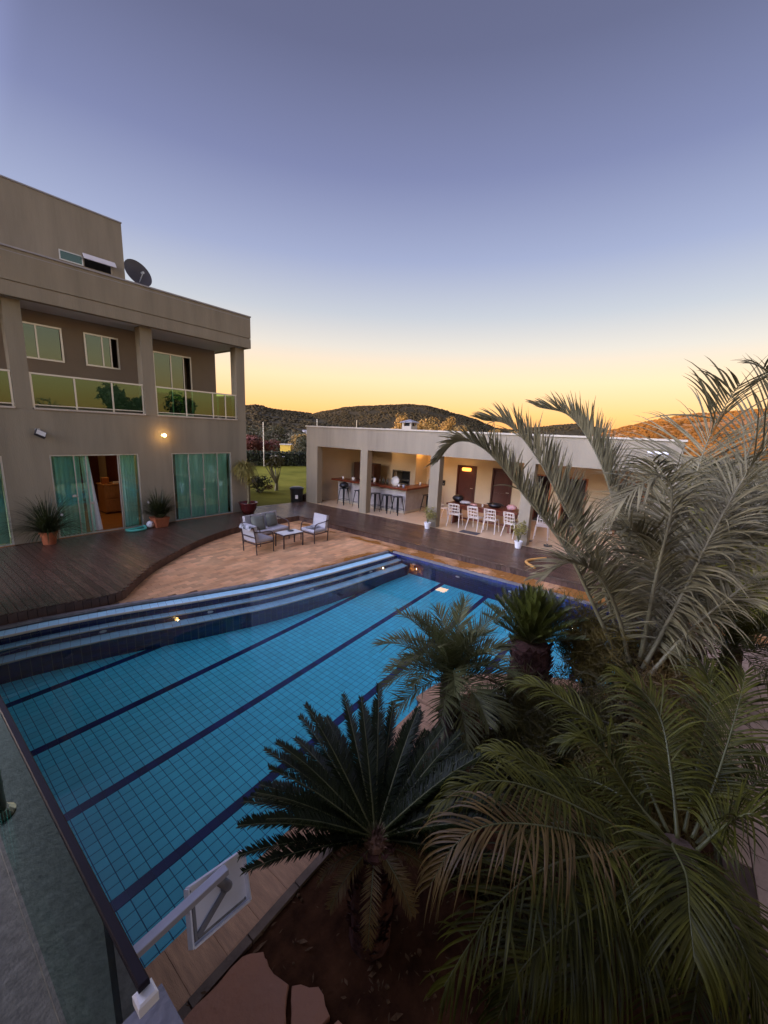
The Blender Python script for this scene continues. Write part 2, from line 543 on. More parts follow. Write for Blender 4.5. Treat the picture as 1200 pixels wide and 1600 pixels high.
# ------------------------------------------------------------------ ground
far = [(4500*math.cos(2*math.pi*k/64), 4500*math.sin(2*math.pi*k/64)) for k in range(64)]
sheet('ground', far, -0.03, M['field'], [POOL])
sheet('lawn', [(9.06, 14.05), (12.3, 13.7), (17.0, 13.9), (60, 14), (60, 36), (20.0, 31.2), (9.06, 33)], -0.012, M['grass'])
sheet('side_lawn', [(6.5, -2.3), (10.4, -2.0), (12.0, -1.0), (17, -0.6), (60, -0.6), (60, -40), (6.5, -40)], -0.012, M['grass'])

# swimming pool ------------------------------------------------------------------
pool = thing('swimming_pool', None, None)
pool['kind'] = 'structure'
c0 = STEP_CURVE
treads = [(0.0, 0.27, -0.055), (0.27, 0.48, -0.33), (0.48, 0.76, -0.56)]
for a, b, z in ((-0.25, 0.27, -0.055),)+tuple(treads[1:]):   # three curved steps; each a solid down to the pool floor
    A, B = offset(c0, a), offset(c0, b)
    poly = [(x, y) for x, y in A]+[(x, y) for x, y in reversed(B)]
    wpart('step', MB().prism([(min(x, 9.25), y) for x, y in poly], POOL_FLOOR-0.05, z-0.008), M['navygrout'], pool)
def along(P, step):
    """points every STEP metres along a polyline: (x, y, angle, arc length)"""
    out, s, nxt = [], 0.0, step/2
    for p, q in zip(P, P[1:]):
        d = math.hypot(q[0]-p[0], q[1]-p[1])
        while nxt <= s+d:
            t = (nxt-s)/d
            out.append((p[0]+(q[0]-p[0])*t, p[1]+(q[1]-p[1])*t, math.atan2(q[1]-p[1], q[0]-p[0])))
            nxt += step
        s += d
    return out
tt, rt, nos = [], [], []
for k, (a, b, z) in enumerate(treads):
    rows = 2
    wd = (b-a-0.03)/rows
    for r_ in range(rows):
        for x, y, an in along(offset(c0, a+wd*(r_+.5)), 0.14):
            tt.append(((x, y, z-0.004), (0.136, wd-0.005, 0.008), an))
    for x, y, an in along(offset(c0, b-0.013), 0.42):
        nos.append(((x, y, z-0.010), (0.415, 0.034, 0.03), an))
    zb = treads[k+1][2] if k < 2 else POOL_FLOOR
    h = z-0.025-zb
    n_ = max(1, round(h/0.135))
    for r_ in range(n_):
        for x, y, an in along(offset(c0, b+0.0015), 0.13):
            rt.append(((x, y, zb+h*(r_+.5)/n_), (0.122, 0.012, h/n_-0.008), an))
pieces([t for t in tt if t[0][0] < 9.2], 'step_tile', M['treadtile'], pool, 300)
pieces([t for t in rt if t[0][0] < 9.2], 'riser_tile', M['navy'], pool, 300)
pieces([t for t in nos if t[0][0] < 9.2], 'step_nosing', M['nosing'], pool, 300)
# pool walls
wall = MB()
wall.box(9.262, 9.5, -0.62, 6.9, POOL_FLOOR-0.1, -0.035)
wpart('pool_wall', wall, M['navygrout'], pool)
wt_ = []
for i in range(58):
    for j in range(9):
        wt_.append(((9.256, -0.55+i*0.125, -0.095-j*0.135), (0.012, 0.117, 0.127), 0))
pieces(wt_, 'wall_tile', M['navy'], pool, 300)
nw = MB()
P_ = NEAR_EDGE
for (a, b), (c, d) in zip(P_, P_[1:]):
    nw.add([(a, b, -0.035), (c, d, -0.035), (c, d, POOL_FLOOR-.1), (a, b, POOL_FLOOR-.1)], [(0, 1, 2, 3)])
wpart('near_wall', nw, M['navy'], pool)
# pool floor: a grout bed, pale tiles in a grid and navy lane lines
fl = MB().box(-0.2, 9.4, -0.8, 8.95, POOL_FLOOR-0.2, POOL_FLOOR-0.006)
wpart('floor_bed', fl, M['poolgrout'], pool)
INNER = offset(c0, 0.74)+NEAR_EDGE
ft, lt = [], []
PIT = 0.115
for j in range(-36, 50):
    v = 3.52+PIT*j
    for i in range(0, 80):
        u = 0.28+PIT*(i+.5)
        if any(inpoly(u+dx, v+dy, INNER) for dx in (-.055, .055) for dy in (-.055, .055)) and u < 9.25:
            if j % 11 == 0:
                lt.append(((u, v, POOL_FLOOR-0.003), (0.113, 0.112, 0.010), 0))
            else:
                ft.append(((u, v, POOL_FLOOR-0.004), (0.107, 0.107, 0.008), 0))
pieces(ft, 'floor_tile', M['pooltile'], pool, 300)
pieces(lt, 'lane_tile', M['navy'], pool, 300)
# return fittings in the risers and the far wall
for (u, dd, z) in ((2.2, 0.482, -0.44), (3.9, 0.482, -0.44), (6.1, 0.482, -0.44), (8.0, 0.482, -0.44)):
    x, y = min(offset(c0, dd+0.01), key=lambda q: abs(q[0]-u))
    mb = MB().lathe([(0.055, -0.012), (0.055, 0.008), (0.03, 0.014), (0.018, 0.004)], 14)
    o = link('water_inlet', mb, M['white'], pool)
    o.location = (x, y, z)
    o.rotation_euler = (rad(90), 0, rad(-12))
for v, z in ((5.75, -0.42), (4.35, -0.42), (2.9, -0.42)):
    mb = MB().lathe([(0.06, -0.01), (0.06, 0.008), (0.03, 0.014), (0.018, 0.004)], 14)
    o = link('water_inlet', mb, M['white'], pool)
    o.location = (9.244, v, z)
    o.rotation_euler = (0, rad(-90), 0)
# the water: one calm refracting surface
wm = bpy.data.materials.new('pool_water')
wm.use_nodes = True
t = wm.node_tree
for n in list(t.nodes):
    t.nodes.remove(n)
o_ = t.nodes.new('ShaderNodeOutputMaterial')
rf = t.nodes.new('ShaderNodeBsdfRefraction')
rf.inputs['IOR'].default_value = 1.333
rf.inputs['Roughness'].default_value = 0.0
rf.inputs[0].default_value = (0.94, 1.0, 1.0, 1)
gl = t.nodes.new('ShaderNodeBsdfGlossy')
gl.inputs['Roughness'].default_value = 0.0
fr = t.nodes.new('ShaderNodeFresnel')
fr.inputs[0].default_value = 1.333
mx = t.nodes.new('ShaderNodeMixShader')
nz = t.nodes.new('ShaderNodeTexNoise')
nz.inputs['Scale'].default_value = 0.5
nz.inputs['Detail'].default_value = 2
geo = t.nodes.new('ShaderNodeNewGeometry')
t.links.new(geo.outputs['Position'], nz.inputs['Vector'])
bp = t.nodes.new('ShaderNodeBump')
bp.inputs['Strength'].default_value = 0.05
bp.inputs['Distance'].default_value = 0.05
t.links.new(nz.outputs[0], bp.inputs['Height'])
for q in (rf, gl, fr):
    t.links.new(bp.outputs[0], q.inputs['Normal'])
t.links.new(fr.outputs[0], mx.inputs[0])
t.links.new(rf.outputs[0], mx.inputs[1])
t.links.new(gl.outputs[0], mx.inputs[2])
t.links.new(mx.outputs[0], o_.inputs[0])
WPOLY = offset(c0, 0.262)+[(9.25, 6.3)]+NEAR_EDGE
sheet('pool_water', WPOLY, WATER, wm)

# coping stones round the pool
cs = []
for x, y, an in along(offset(c0, -0.04), 0.33):
    cs.append(((x, y, -0.012), (0.324, 0.09, 0.045), an))
for k in range(28):
    cs.append(((9.305, 6.5-k*0.25-.12, -0.012), (0.10, 0.244, 0.045), 0))
pieces(cs, 'edge_stone', mat('grey_edge_stone', (0.24, 0.21, 0.19), 0.6, 0.25, 8, 0.2, 40, rnd=0.15), pool, 300)
cs = []
for k in range(15):
    cs.append(((0.42+k*0.25, 2.10, -0.006), (0.247, 0.36, 0.05), 0))
NE = [(p.x, p.y) for p in catmull([(x, y, 0) for x, y in reversed(NEAR_EDGE[1:7])], 40)]
for x, y, an in along(offset(NE, 0.17), 0.2):
    cs.append(((x, y, -0.006), (0.20, 0.36, 0.05), an))
pieces(cs, 'coping_stone', M['coping'], pool, 300, bev=0.04)
kb = []
for k in range(9):
    kb.append(((0.56+k*0.42, 1.885, -0.005), (0.41, 0.06, 0.07), rad(random.uniform(-1, 1))))
pieces(kb, 'kerb_stone', M['kerb'], pool, 300)

# patio ------------------------------------------------------------------
patio = thing('patio', None, None)
patio['kind'] = 'structure'
PAT = [(2.3, 8.3)]+[(x, y) for x, y in DECK_EDGE if x > 2.4]+[(10.0, -2.4), (9.36, -2.4), (9.36, 6.66)]+[(x, y) for x, y in reversed(offset(c0, -0.085)) if 2.3 < x < 9.2]
sheet('patio_bed', PAT, -0.014, M['grout']).parent = patio
pav = mat('sandstone_paver', (0.78, 0.39, 0.17), 0.66, 0.2, 1.3, 0.35, 45, spec=.2, rnd=0.2, color2=(0.80, 0.46, 0.225))
# water splashed over the edge has darkened the stone in ragged patches near the far corner of the pool
t = pav.node_tree
b = t.nodes['Principled BSDF']
src = b.inputs['Base Color'].links[0].from_socket
geo = t.nodes.new('ShaderNodeNewGeometry')
sp = t.nodes.new('ShaderNodeSeparateXYZ')
t.links.new(geo.outputs['Position'], sp.inputs[0])
def mth(op, a, b_=None, clamp=False):
    n = t.nodes.new('ShaderNodeMath')
    n.operation = op
    n.use_clamp = clamp
    for i, q in enumerate((a, b_)):
        if q is None: continue
        if isinstance(q, (int, float)): n.inputs[i].default_value = q
        else: t.links.new(q, n.inputs[i])
    return n.outputs[0]
d1 = mth('SUBTRACT', 1.0, mth('MULTIPLY', mth('ABSOLUTE', mth('SUBTRACT', sp.outputs[0], 9.62)), 2.6), True)
edge = mth('SUBTRACT', sp.outputs[1], mth('ADD', mth('MULTIPLY', sp.outputs[0], -0.135), 7.98))
d2 = mth('MULTIPLY', mth('SUBTRACT', 1.0, mth('MULTIPLY', edge, 1.7), True), mth('MULTIPLY', mth('SUBTRACT', sp.outputs[0], 6.0), 1.0, True))
zone = mth('MAXIMUM', d1, d2)
wn_ = t.nodes.new('ShaderNodeTexNoise')
wn_.inputs['Scale'].default_value = 1.1
wn_.inputs['Detail'].default_value = 5
t.links.new(geo.outputs['Position'], wn_.inputs['Vector'])
wet = mth('MULTIPLY', mth('SUBTRACT', mth('ADD', wn_.outputs[0], mth('MULTIPLY', zone, 0.34)), 0.68), 7.0, True)
mxw = t.nodes.new('ShaderNodeMix')
mxw.data_type = 'RGBA'
t.links.new(wet, mxw.inputs[0])
t.links.new(src, mxw.inputs[6])
mxw.inputs[7].default_value = (0.40, 0.165, 0.035, 1)
t.links.new(mxw.outputs[2], b.inputs['Base Color'])
t.links.new(mth('SUBTRACT', 0.62, mth('MULTIPLY', wet, 0.38)), b.inputs['Roughness'])
M['paver'] = pav
pv = []
row = 0
v = -2.3
while v < 11.6:
    u = 2.3+(0.13 if row % 2 else 0)
    while u < 10.0:
        if any(inpoly(u+dx, v+dy, PAT) for dx in (-.12, 0, .12) for dy in (-.055, .055)) and u-.128 > (9.27 if v < 6.5 else 0) and not any(inpoly(u+dx, v+dy, POOL) for dx in (-.126, 0, .126) for dy in (-.061, .061)):
            pv.append(((u, v, -0.014+random.uniform(0, .003)), (0.252, 0.122, 0.03), rad(random.uniform(-.6, .6))))
        u += 0.26
    v += 0.13
    row += 1
pieces(pv, 'paver', pav, patio, 300)

# garden path of pale pavers along the far side of the bed
path = thing('garden_path', None, None)
path['kind'] = 'structure'
PATH = [(0.3, -0.95), (4.0, -0.80), (6.4, -0.62), (9.36, -0.62), (10.0, -2.0), (6.5, -2.3), (0.3, -2.4)]
sheet('path_bed', PATH, -0.016, M['grout']).parent = path
pathm = mat('pale_path_paver', (0.46, 0.31, 0.20), 0.8, 0.2, 3, 0.35, 45, rnd=0.12)
pv = []
for r_ in range(9):
    for c_ in range(30):
        u, v = 0.5+c_*0.33+(0.16 if r_ % 2 else 0), -2.3+r_*0.2
        if inpoly(u, v, PATH) and inpoly(u, v+.1, PATH):
            pv.append(((u, v, -0.014), (0.32, 0.19, 0.03), 0))
pieces(pv, 'paver', pathm, path, 300)

# planting bed: soil with clods and hollows
bed = MB()
BX, BY = 64, 34
BED = [(0.3, 1.93), (4.0, 1.93), (4.7, 1.95), (5.1, 1.6), (5.5, 1.0), (5.8, 0.2), (6.1, -0.4), (6.4, -0.60), (4.0, -0.78), (0.3, -0.93)]
idx = {}
for i in range(BX+1):
    for j in range(BY+1):
        u, v = 0.3+6.2*i/BX, -0.95+2.9*j/BY
        z = -0.004+0.05*max(0, noise.noise((u*1.3, v*1.3, 2)))+0.022*noise.noise((u*7, v*7, 5))
        if not inpoly(u, v, BED): z = -0.06
        idx[i, j] = len(bed.v)
        bed.v.append((u, v, z))
for i in range(BX):
    for j in range(BY):
        q = (idx[i, j], idx[i+1, j], idx[i+1, j+1], idx[i, j+1])
        if any(bed.v[k][2] > -0.055 for k in q):
            bed.f.append(q)
tag(link('planting_bed', bed, M['soil'], smooth=True), kind='structure')

# the wooden deck ------------------------------------------------------------------
deck = thing('pool_deck', None, None)
deck['kind'] = 'structure'
def deck_back(u):
    return FV-0.01 if u < 9.04 else 14.18-(u-9.04)*0.155
base = [(x, y+0.03) for x, y in DECK_EDGE]
base = [(0.28, 9.0)]+base[1:-1]+[(9.97, 11.48), (9.97, -0.6), (12.19, -0.6), (12.19, 13.68), (9.05, 14.17), (9.05, FV-.01), (0.28, FV-.01)]
wpart('deck_frame', MB().prism(base, 0.0, DZ-0.03), M['deckbase'], deck)
pl = []
u = 0.34
while u < 12.19:
    if u < 9.94:
        a, b = interp(DECK_EDGE, u)-0.012, deck_back(u)
    else:
        a, b = -0.6, deck_back(u)
    wdt = min(0.121, 2*(12.19-u))
    cuts = [a]
    x = a+random.uniform(2.2, 3.6)
    while x < b-1.0:
        cuts.append(x)
        x += random.uniform(2.6, 3.8)
    cuts.append(b)
    for p, q in zip(cuts, cuts[1:]):
        pl.append(((u, (p+q)/2, DZ-0.0145+random.uniform(0, .003)), (wdt, q-p-0.004, 0.026), 0))
    u += 0.128
pieces(pl, 'plank', M['deck'], deck, 300)
fb = []
edge_line = DECK_EDGE+[(9.955, y*0.25) for y in range(45, -3, -1)]
for x, y, an in along(edge_line, 0.128):
    fb.append(((x, y, 0.092), (0.120, 0.024, 0.188), an))
pieces(fb, 'fascia_board', M['fascia'], deck, 300)

# ------------------------------------------------------------------ walls with openings
def holed(a0, a1, z0, z1, holes, p, q, axis):
    """wall in the plane axis = p..q ('v': spans u; 'u': spans v), with rectangular openings (a0,a1,z0,z1)"""
    A = sorted({a0, a1}|{min(max(x, a0), a1) for h in holes for x in h[:2]})
    Z = sorted({z0, z1}|{min(max(x, z0), z1) for h in holes for x in h[2:]})
    solid = {}
    for i in range(len(A)-1):
        for j in range(len(Z)-1):
            ca, cz = (A[i]+A[i+1])/2, (Z[j]+Z[j+1])/2
            solid[i, j] = not any(h[0] < ca < h[1] and h[2] < cz < h[3] for h in holes)
    mb = MB()
    def P(a, d, z):
        return (a, d, z) if axis == 'v' else (d, a, z)
    for (i, j), s in solid.items():
        if not s: continue
        x0, x1, y0, y1 = A[i], A[i+1], Z[j], Z[j+1]
        mb.add([P(x0, p, y0), P(x1, p, y0), P(x1, p, y1), P(x0, p, y1)], [(0, 1, 2, 3)])
        mb.add([P(x0, q, y0), P(x1, q, y0), P(x1, q, y1), P(x0, q, y1)], [(3, 2, 1, 0)])
        for di, dj, e in ((-1, 0, (x0, y0, x0, y1)), (1, 0, (x1, y0, x1, y1)), (0, -1, (x0, y0, x1, y0)), (0, 1, (x0, y1, x1, y1))):
            if not solid.get((i+di, j+dj), False):
                mb.add([P(e[0], p, e[1]), P(e[2], p, e[3]), P(e[2], q, e[3]), P(e[0], q, e[1])], [(0, 1, 2, 3)])
    return mb

def frame_v(a0, a1, z0, z1, v0, v1, wdt, mull=()):
    """rectangular frame facing the camera side, with vertical bars at MULL"""
    mb = MB()
    mb.box(a0, a1, v0, v1, z1-wdt, z1).box(a0, a1, v0, v1, z0, z0+wdt)
    mb.box(a0, a0+wdt, v0, v1, z0+wdt, z1-wdt).box(a1-wdt, a1, v0, v1, z0+wdt, z1-wdt)
    for m_ in mull:
        mb.box(m_-wdt*.4, m_+wdt*.4, v0+.003, v1-.003, z0+wdt, z1-wdt)
    return mb

def curtain_mesh(a0, a1, v, z0, z1, waves, amp=0.045, lean=0.0, gather=1.0):
    mb = MB()
    n, m_ = max(12, int(waves*8)), 8
    for j in range(m_+1):
        t = j/m_
        for i in range(n+1):
            s = i/n
            x = a0+(a1-a0)*s+lean*(1-t)*(0.35+0.65*s)
            ph = waves*2*math.pi*s
            y = v+amp*math.sin(ph+0.5*math.sin(3*s+t))*(0.7+0.3*math.sin(5*s+2*t))
            mb.v.append((x, y, z0+(z1-z0)*t))
    for j in range(m_):
        for i in range(n):
            k = j*(n+1)+i
            mb.f.append((k, k+1, k+n+2, k+n+1))
    return mb

# ------------------------------------------------------------------ the house
house = thing('house', 'two storey grey beige rendered house with upper balcony, beside the pool deck', 'house', (5.0, 17.0, 0.0))
doors = [(-1.6, 2.12, 0.2, 2.51), (3.05, 5.22, 0.2, 2.51), (6.22, 8.38, 0.2, 2.51)]
wpart('front_wall', holed(-4.0, 9.04, 0.0, 3.68, doors, FV, FV+.22, 'v'), M['wall'], house)
wpart('sill', MB().box(2.86, 5.52, FV-.025, FV+.2, 3.683, 3.73).box(-4.0, 2.5, FV-.025, FV+.2, 3.683, 3.73).box(5.86, 8.68, FV-.025, FV+.2, 3.683, 3.73), M['sill'], house)
wpart('side_wall', holed(FV+.222, 22.0, 0.0, 3.68, [], 9.04-.22, 9.04, 'u'), M['wall'], house)
for a, b in ((-1.3, -0.95), (2.51, 2.85), (5.52, 5.86), (8.69, 9.04)):
    wpart('column', MB().box(a, b, FV+.002, FV+.34, 3.682, 6.27), M['wall'], house)
wpart('balcony_floor', MB().box(-4.0, 9.0, FV+.224, 22.0, 3.45, 3.66), M['tile_floor'], house)
# roof parapet in two bands with a groove between, metal coping on top
wpart('parapet', MB().box(-4.2, 9.17, 13.25, 13.45, 6.62, 7.33).box(-4.2, 9.15, 13.28, 13.45, 6.595, 6.62).box(-4.2, 9.17, 13.25, 13.45, 6.272, 6.595)
      .box(8.97, 9.17, 13.45, 22, 6.272, 7.33), M['wall'], house)
wpart('parapet_coping', MB().box(-4.2, 9.19, 13.225, 13.47, 7.332, 7.37).box(8.95, 9.19, 13.47, 22, 7.332, 7.37).box(-4.2, 9.172, 13.247, 13.25, 7.24, 7.255), M['cap'], house)
wpart('soffit', MB().box(-4.2, 8.96, 13.452, 22, 6.274, 6.42), M['ceil'], house)
# upper floor walls set back behind the balcony
w1, w2, sd = (2.72, 3.87, 5.03, 5.95), (4.38, 5.27, 5.04, 5.96), (6.50, 7.84, 3.75, 5.88)
wpart('balcony_wall', holed(-4.0, 5.68, 3.66, 6.273, [w1, w2], 14.45, 14.62, 'v'), M['wall_in'], house)
wpart('balcony_return_wall', MB().box(5.682, 5.80, 14.45, 15.05, 3.66, 6.272), M['wall_in'], house)
wpart('bedroom_wall', holed(5.802, 8.80, 3.66, 6.273, [sd], 15.05, 15.22, 'v'), M['wall_in'], house)
wpart('bedroom_side_wall', MB().box(8.63, 8.80, 15.222, 22, 3.66, 6.272), M['wall_in'], house)
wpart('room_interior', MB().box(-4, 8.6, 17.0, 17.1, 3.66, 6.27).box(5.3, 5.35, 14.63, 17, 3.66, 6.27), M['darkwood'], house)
def window(rect, v, mull, root, open_from=None):
    f = wpart('window', frame_v(*rect, v-.015, v+.05, 0.045, mull), M['alu'], root)
    a0, a1, z0, z1 = rect
    xs = [a0+.045]+list(mull)+[a1-.045]
    for p, q in zip(xs, xs[1:]):
        if open_from is not None and p >= open_from-.01: continue
        pm = MB().box(p+.015, q-.015, v+.012, v+.02, z0+.045, z1-.045)
        wpart('pane', pm, M['winglass'], root, sub=f)
    return f
window(w1, 14.44, (3.30,), house)
window(w2, 14.44, (4.83, 5.05), house, open_from=5.05)
window(sd, 15.04, (7.10, 7.55), house, open_from=7.55)
# glass balustrades
def balustrade(a0, a1, v, posts, root):
    r_ = wpart('balcony_railing', MB().box(a0, a1, v-.03, v+.03, 4.56, 4.60).box(a0, a1, v-.015, v+.015, 3.79, 3.815), M['alu'], root)
    for x in posts:
        wpart('post', MB().box(x-.02, x+.02, v-.018, v+.022, 3.732, 4.558), M['alu'], root, sub=r_)
    for p, q in zip(posts, posts[1:]):
        wpart('glass_panel', MB().box(p+.024, q-.024, v-.005, v+.005, 3.817, 4.556), M['greenglass'], root, sub=r_)
balustrade(2.855, 5.515, FV+.06, (2.88, 3.79, 4.68, 5.49), house)
balustrade(5.865, 8.685, FV+.06, (5.89, 6.82, 7.77, 8.25, 8.66), house)
balustrade(-0.94, 2.505, FV+.06, (-.9, .2, 1.35, 2.48), house)
r_ = wpart('balcony_railing', MB().box(8.86, 8.92, FV+.36, 22, 4.56, 4.60).box(8.875, 8.905, FV+.36, 22, 3.79, 3.815), M['alu'], house)
for k in range(6):
    y0 = FV+.36+k*1.3
    wpart('post', MB().box(8.87, 8.91, y0, y0+.04, 3.662, 4.558), M['alu'], house, sub=r_)
    wpart('glass_panel', MB().box(8.885, 8.895, y0+.045, y0+1.29, 3.817, 4.556), M['greenglass'], house, sub=r_)
# the taller roof block with an awning window
wpart('roof_block', holed(-4.0, 6.61, 6.4, 10.26, [(4.72, 5.36, 8.5, 8.80), (5.40, 6.24, 8.5, 8.84)], 17.0, 17.2, 'v'), M['wall'], house)
wpart('roof_block_side', MB().box(6.41, 6.61, 17.202, 22, 6.4, 10.258), M['wall'], house)
wpart('roof_block_coping', MB().box(-4.0, 6.63, 16.975, 17.22, 10.262, 10.30).box(6.39, 6.63, 17.22, 22, 10.262, 10.30), M['cap'], house)
wf = wpart('window', frame_v(4.72, 5.36, 8.5, 8.80, 16.98, 17.03, .03).box(5.40, 6.24, 16.98, 17.02, 8.81, 8.845), M['alu'], house)
wpart('pane', MB().box(4.75, 5.33, 17.0, 17.01, 8.53, 8.77), M['winglass'], house, sub=wf)
wpart('sash', MB().obox((5.82, 16.88, 8.80), ((1, 0, 0), (0, .55, .83), (0, -.83, .55)), (0.47, 0.10, 0.014)), M['ceil'], house, sub=wf)
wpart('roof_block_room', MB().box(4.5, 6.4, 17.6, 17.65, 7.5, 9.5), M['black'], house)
# ground floor rooms
wpart('room_floor', MB().box(-4.0, 8.8, FV+.0, 19.0, 0.05, 0.215), mat('warm_wood_floor', (0.42, 0.19, 0.055), 0.15, 0.15, 3, stretch=(1, 8, 1)), house)
wpart('room_wall', MB().box(-4.0, 8.8, 18.8, 18.9, 0.2, 3.4).box(2.2, 2.3, 13.9, 18.8, 0.2, 3.4).box(5.75, 5.9, 13.75, 18.8, 0.2, 3.4), M['pavin'], house)
wpart('room_ceiling', MB().box(-4.0, 8.8, FV+.23, 18.8, 3.2, 3.3), M['ceil'], house)
wpart('inner_door', MB().box(5.0, 5.9, 18.72, 18.78, 0.22, 2.9).box(4.75, 4.98, 18.70, 18.78, 0.22, 2.9).box(5.65, 5.745, 15.4, 17.6, .22, 3.0), mat('dark_red_door', (0.075, 0.016, 0.010), .35, .3, 4, stretch=(8, 8, 1)), house)
def sliding_door(root, rect, v, bars, sashes, handles):
    a0, a1, z0, z1 = rect
    d = wpart('sliding_door', frame_v(a0, a1, z0+.005, z1, v-.01, v+.09, 0.035), M['alu'], root)
    for x in bars:
        wpart('stile', MB().box(x-.011, x+.011, v+.0, v+.05, z0+.042, z1-.036), M['alu'], root, sub=d)
    for p, q, dv in sashes:
        wpart('glass_panel', MB().box(p, q, v+.02+dv, v+.028+dv, z0+.042, z1-.036), M['tealglass'], root, sub=d)
    for x, z in handles:
        wpart('handle', MB().box(x-.05, x+.05, v-.035, v-.012, z-.035, z+.035, .008), M['alu'], root, sub=d)
sliding_door(house, doors[1], FV+.03, (3.58, 3.86, 4.66, 4.70), [(3.085, 3.59, 0), (3.55, 3.95, .03), (4.67, 5.185, 0)], [(3.50, 1.36), (3.90, 1.12)])
sliding_door(house, doors[2], FV+.03, (6.79, 7.31, 7.84), [(6.255, 6.80, .03), (6.78, 7.31, 0), (7.31, 7.85, 0), (7.83, 8.345, .03)], [(7.29, 1.22)])
sliding_door(house, doors[0], FV+.03, (-.4, .85,), [(-1.56, -.4, 0), (-.4, .86, .03), (.84, 2.085, 0)], [(0.8, 1.2)])

# curtains behind the doors
def curtain(label, *a, **k):
    o = link('curtain', curtain_mesh(*a, **k), M['curtain'], smooth=True)
    tag(o, label, 'curtain', 'white curtains behind the teal sliding doors')
curtain('wide white curtain behind teal glass, nearest the spiky plant in the round pot', 3.10, 3.74, FV+.20, 0.23, 2.49, 6)
curtain('narrow white curtain edge hanging loose in the open doorway, slanting outward at the bottom', 3.78, 3.97, FV+.24, 0.23, 2.49, 2.5, lean=0.20, amp=.03)
curtain('white curtain behind the teal panel between the open doorway and the square pot', 4.70, 5.16, FV+.20, 0.23, 2.49, 6)
curtain('white curtain filling most of the closed teal doors nearest the maroon pot', 6.42, 8.30, FV+.20, 0.23, 2.49, 12, amp=.03)
curtain('white curtain behind the teal door cut off by the edge of the photo', -1.5, 2.08, FV+.20, 0.23, 2.49, 20)

# things inside the room seen through the open door
t_ = thing('cabinet', 'honey wood cabinet inside the room behind the open sliding door', 'cabinet', (5.35, 16.3, 0.216))
link('body', MB().box(-.35, .39, -.3, .3, 0.06, 1.02, .01), M['lightwood'], t_)
link('top', MB().box(-.38, .39, -.33, .33, 1.022, 1.06, .006), M['lightwood'], t_)
for z in (.10, .57):
    link('drawer_front', MB().box(-.33, .37, -.322, -.302, z, z+.42, .005), M['lightwood'], t_)
link('plinth', MB().box(-.33, .37, -.27, .28, 0.0, .058), M['darkwood'], t_)
b_ = thing('box', 'small brown box standing on the honey wood cabinet', 'box', (5.12, 16.2, 1.277))
link('carton', MB().box(-.1, .1, -.08, .08, 0, .2, .006), M['orangewood'], b_)
link('lid', MB().box(-.105, .105, -.085, .085, .202, .23, .004), M['lightwood'], b_)
b_ = thing('stack_of_papers', 'low white stack of papers on the honey wood cabinet', 'papers', (5.45, 16.15, 1.277))
for k in range(3):
    link('sheet', MB().box(-.1+.01*k, .1+.008*k, -.07, .07, k*.022, k*.022+.02), M['white'], b_)
t_ = thing('armchair', 'black armchair inside the dim room behind the loose curtain', 'armchair', (4.35, 17.4, 0.216))
link('seat', MB().box(-.4, .4, -.4, .4, .25, .46, .04), M['black'], t_)
link('backrest', MB().box(-.4, .4, .28, .42, .462, 1.1, .04), M['black'], t_)
for s in (-1, 1):
    link('armrest', MB().box(s*.44-.06, s*.44+.06, -.4, .4, .25, .68, .03), M['black'], t_)
    for q in (-1, 1):
        link('leg', MB().tube([(s*.33, q*.33, 0), (s*.33, q*.33, .25)], .02), M['dark'], t_)
def lamp(name, loc, power, col, r=0.03):
    l = bpy.data.lights.new(name, 'POINT')
    l.energy = power
    l.color = col
    l.shadow_soft_size = r
    o = bpy.data.objects.new(name, l)
    COL.objects.link(o)
    o.location = loc
    return o
WARM = (1.0, 0.58, 0.25)
# ceiling lamp in the room
cl = thing('ceiling_lamp', 'round ceiling lamp lighting the room behind the open door', 'lamp', (4.4, 15.6, 3.0))
link('shade', MB().lathe([(0.05, .19), (.22, .16), (.25, .05), (.2, 0), (.1, -.02)], 20), mat('lit_lamp_shade', (.8, .7, .5), .5, emit=(1, .62, .3, 4)), cl, smooth=True)
lamp('ceiling_lamp_light', (4.4, 15.6, 2.85), 10, WARM, .1).parent = None

# lit wall lamp
wl = thing('wall_lamp', 'glowing orange wall lamp between the two sliding doors of the house', 'wall lamp', (5.98, FV, 3.09))
link('back_plate', MB().lathe([(0.06, 0), (.06, .02), (.02, .025)], 16), M['alu'], wl).rotation_euler = (rad(90), 0, 0)
link('arm', MB().tube([(0, -.02, 0), (0, -.10, -.01)], .015), M['alu'], wl)
link('bulb', MB().blob((0, -.13, 0), .055, 12, 8, 0), mat('lit_bulb', (1, .8, .5), .4, emit=(1.0, .60, .18, 14)), wl, smooth=True)
lamp('wall_lamp_light', (5.98, FV-.22, 3.09), 3.5, (1.0, .48, .12), .03)
# floodlight
fl_ = thing('floodlight', 'small square floodlight on the house wall above the spiky potted plant', 'floodlight', (2.87, FV, 3.10))
link('bracket', MB().box(-.05, .05, -.06, -.001, .0, .1, .006), M['alu'], fl_)
R_ = Matrix.Rotation(rad(28), 3, 'Y')@Matrix.Rotation(rad(-35), 3, 'X')
ax = [R_@Vector(a) for a in ((1, 0, 0), (0, 1, 0), (0, 0, 1))]
link('housing', MB().obox((0.03, -.11, -.03), ax, (.115, .035, .085)), M['dark'], fl_)
link('lens', MB().obox(Vector((0.03, -.11, -.03))-ax[1]*.037, ax, (.098, .004, .068)), mat('frosted_lens', (.75, .75, .68), .3), fl_)

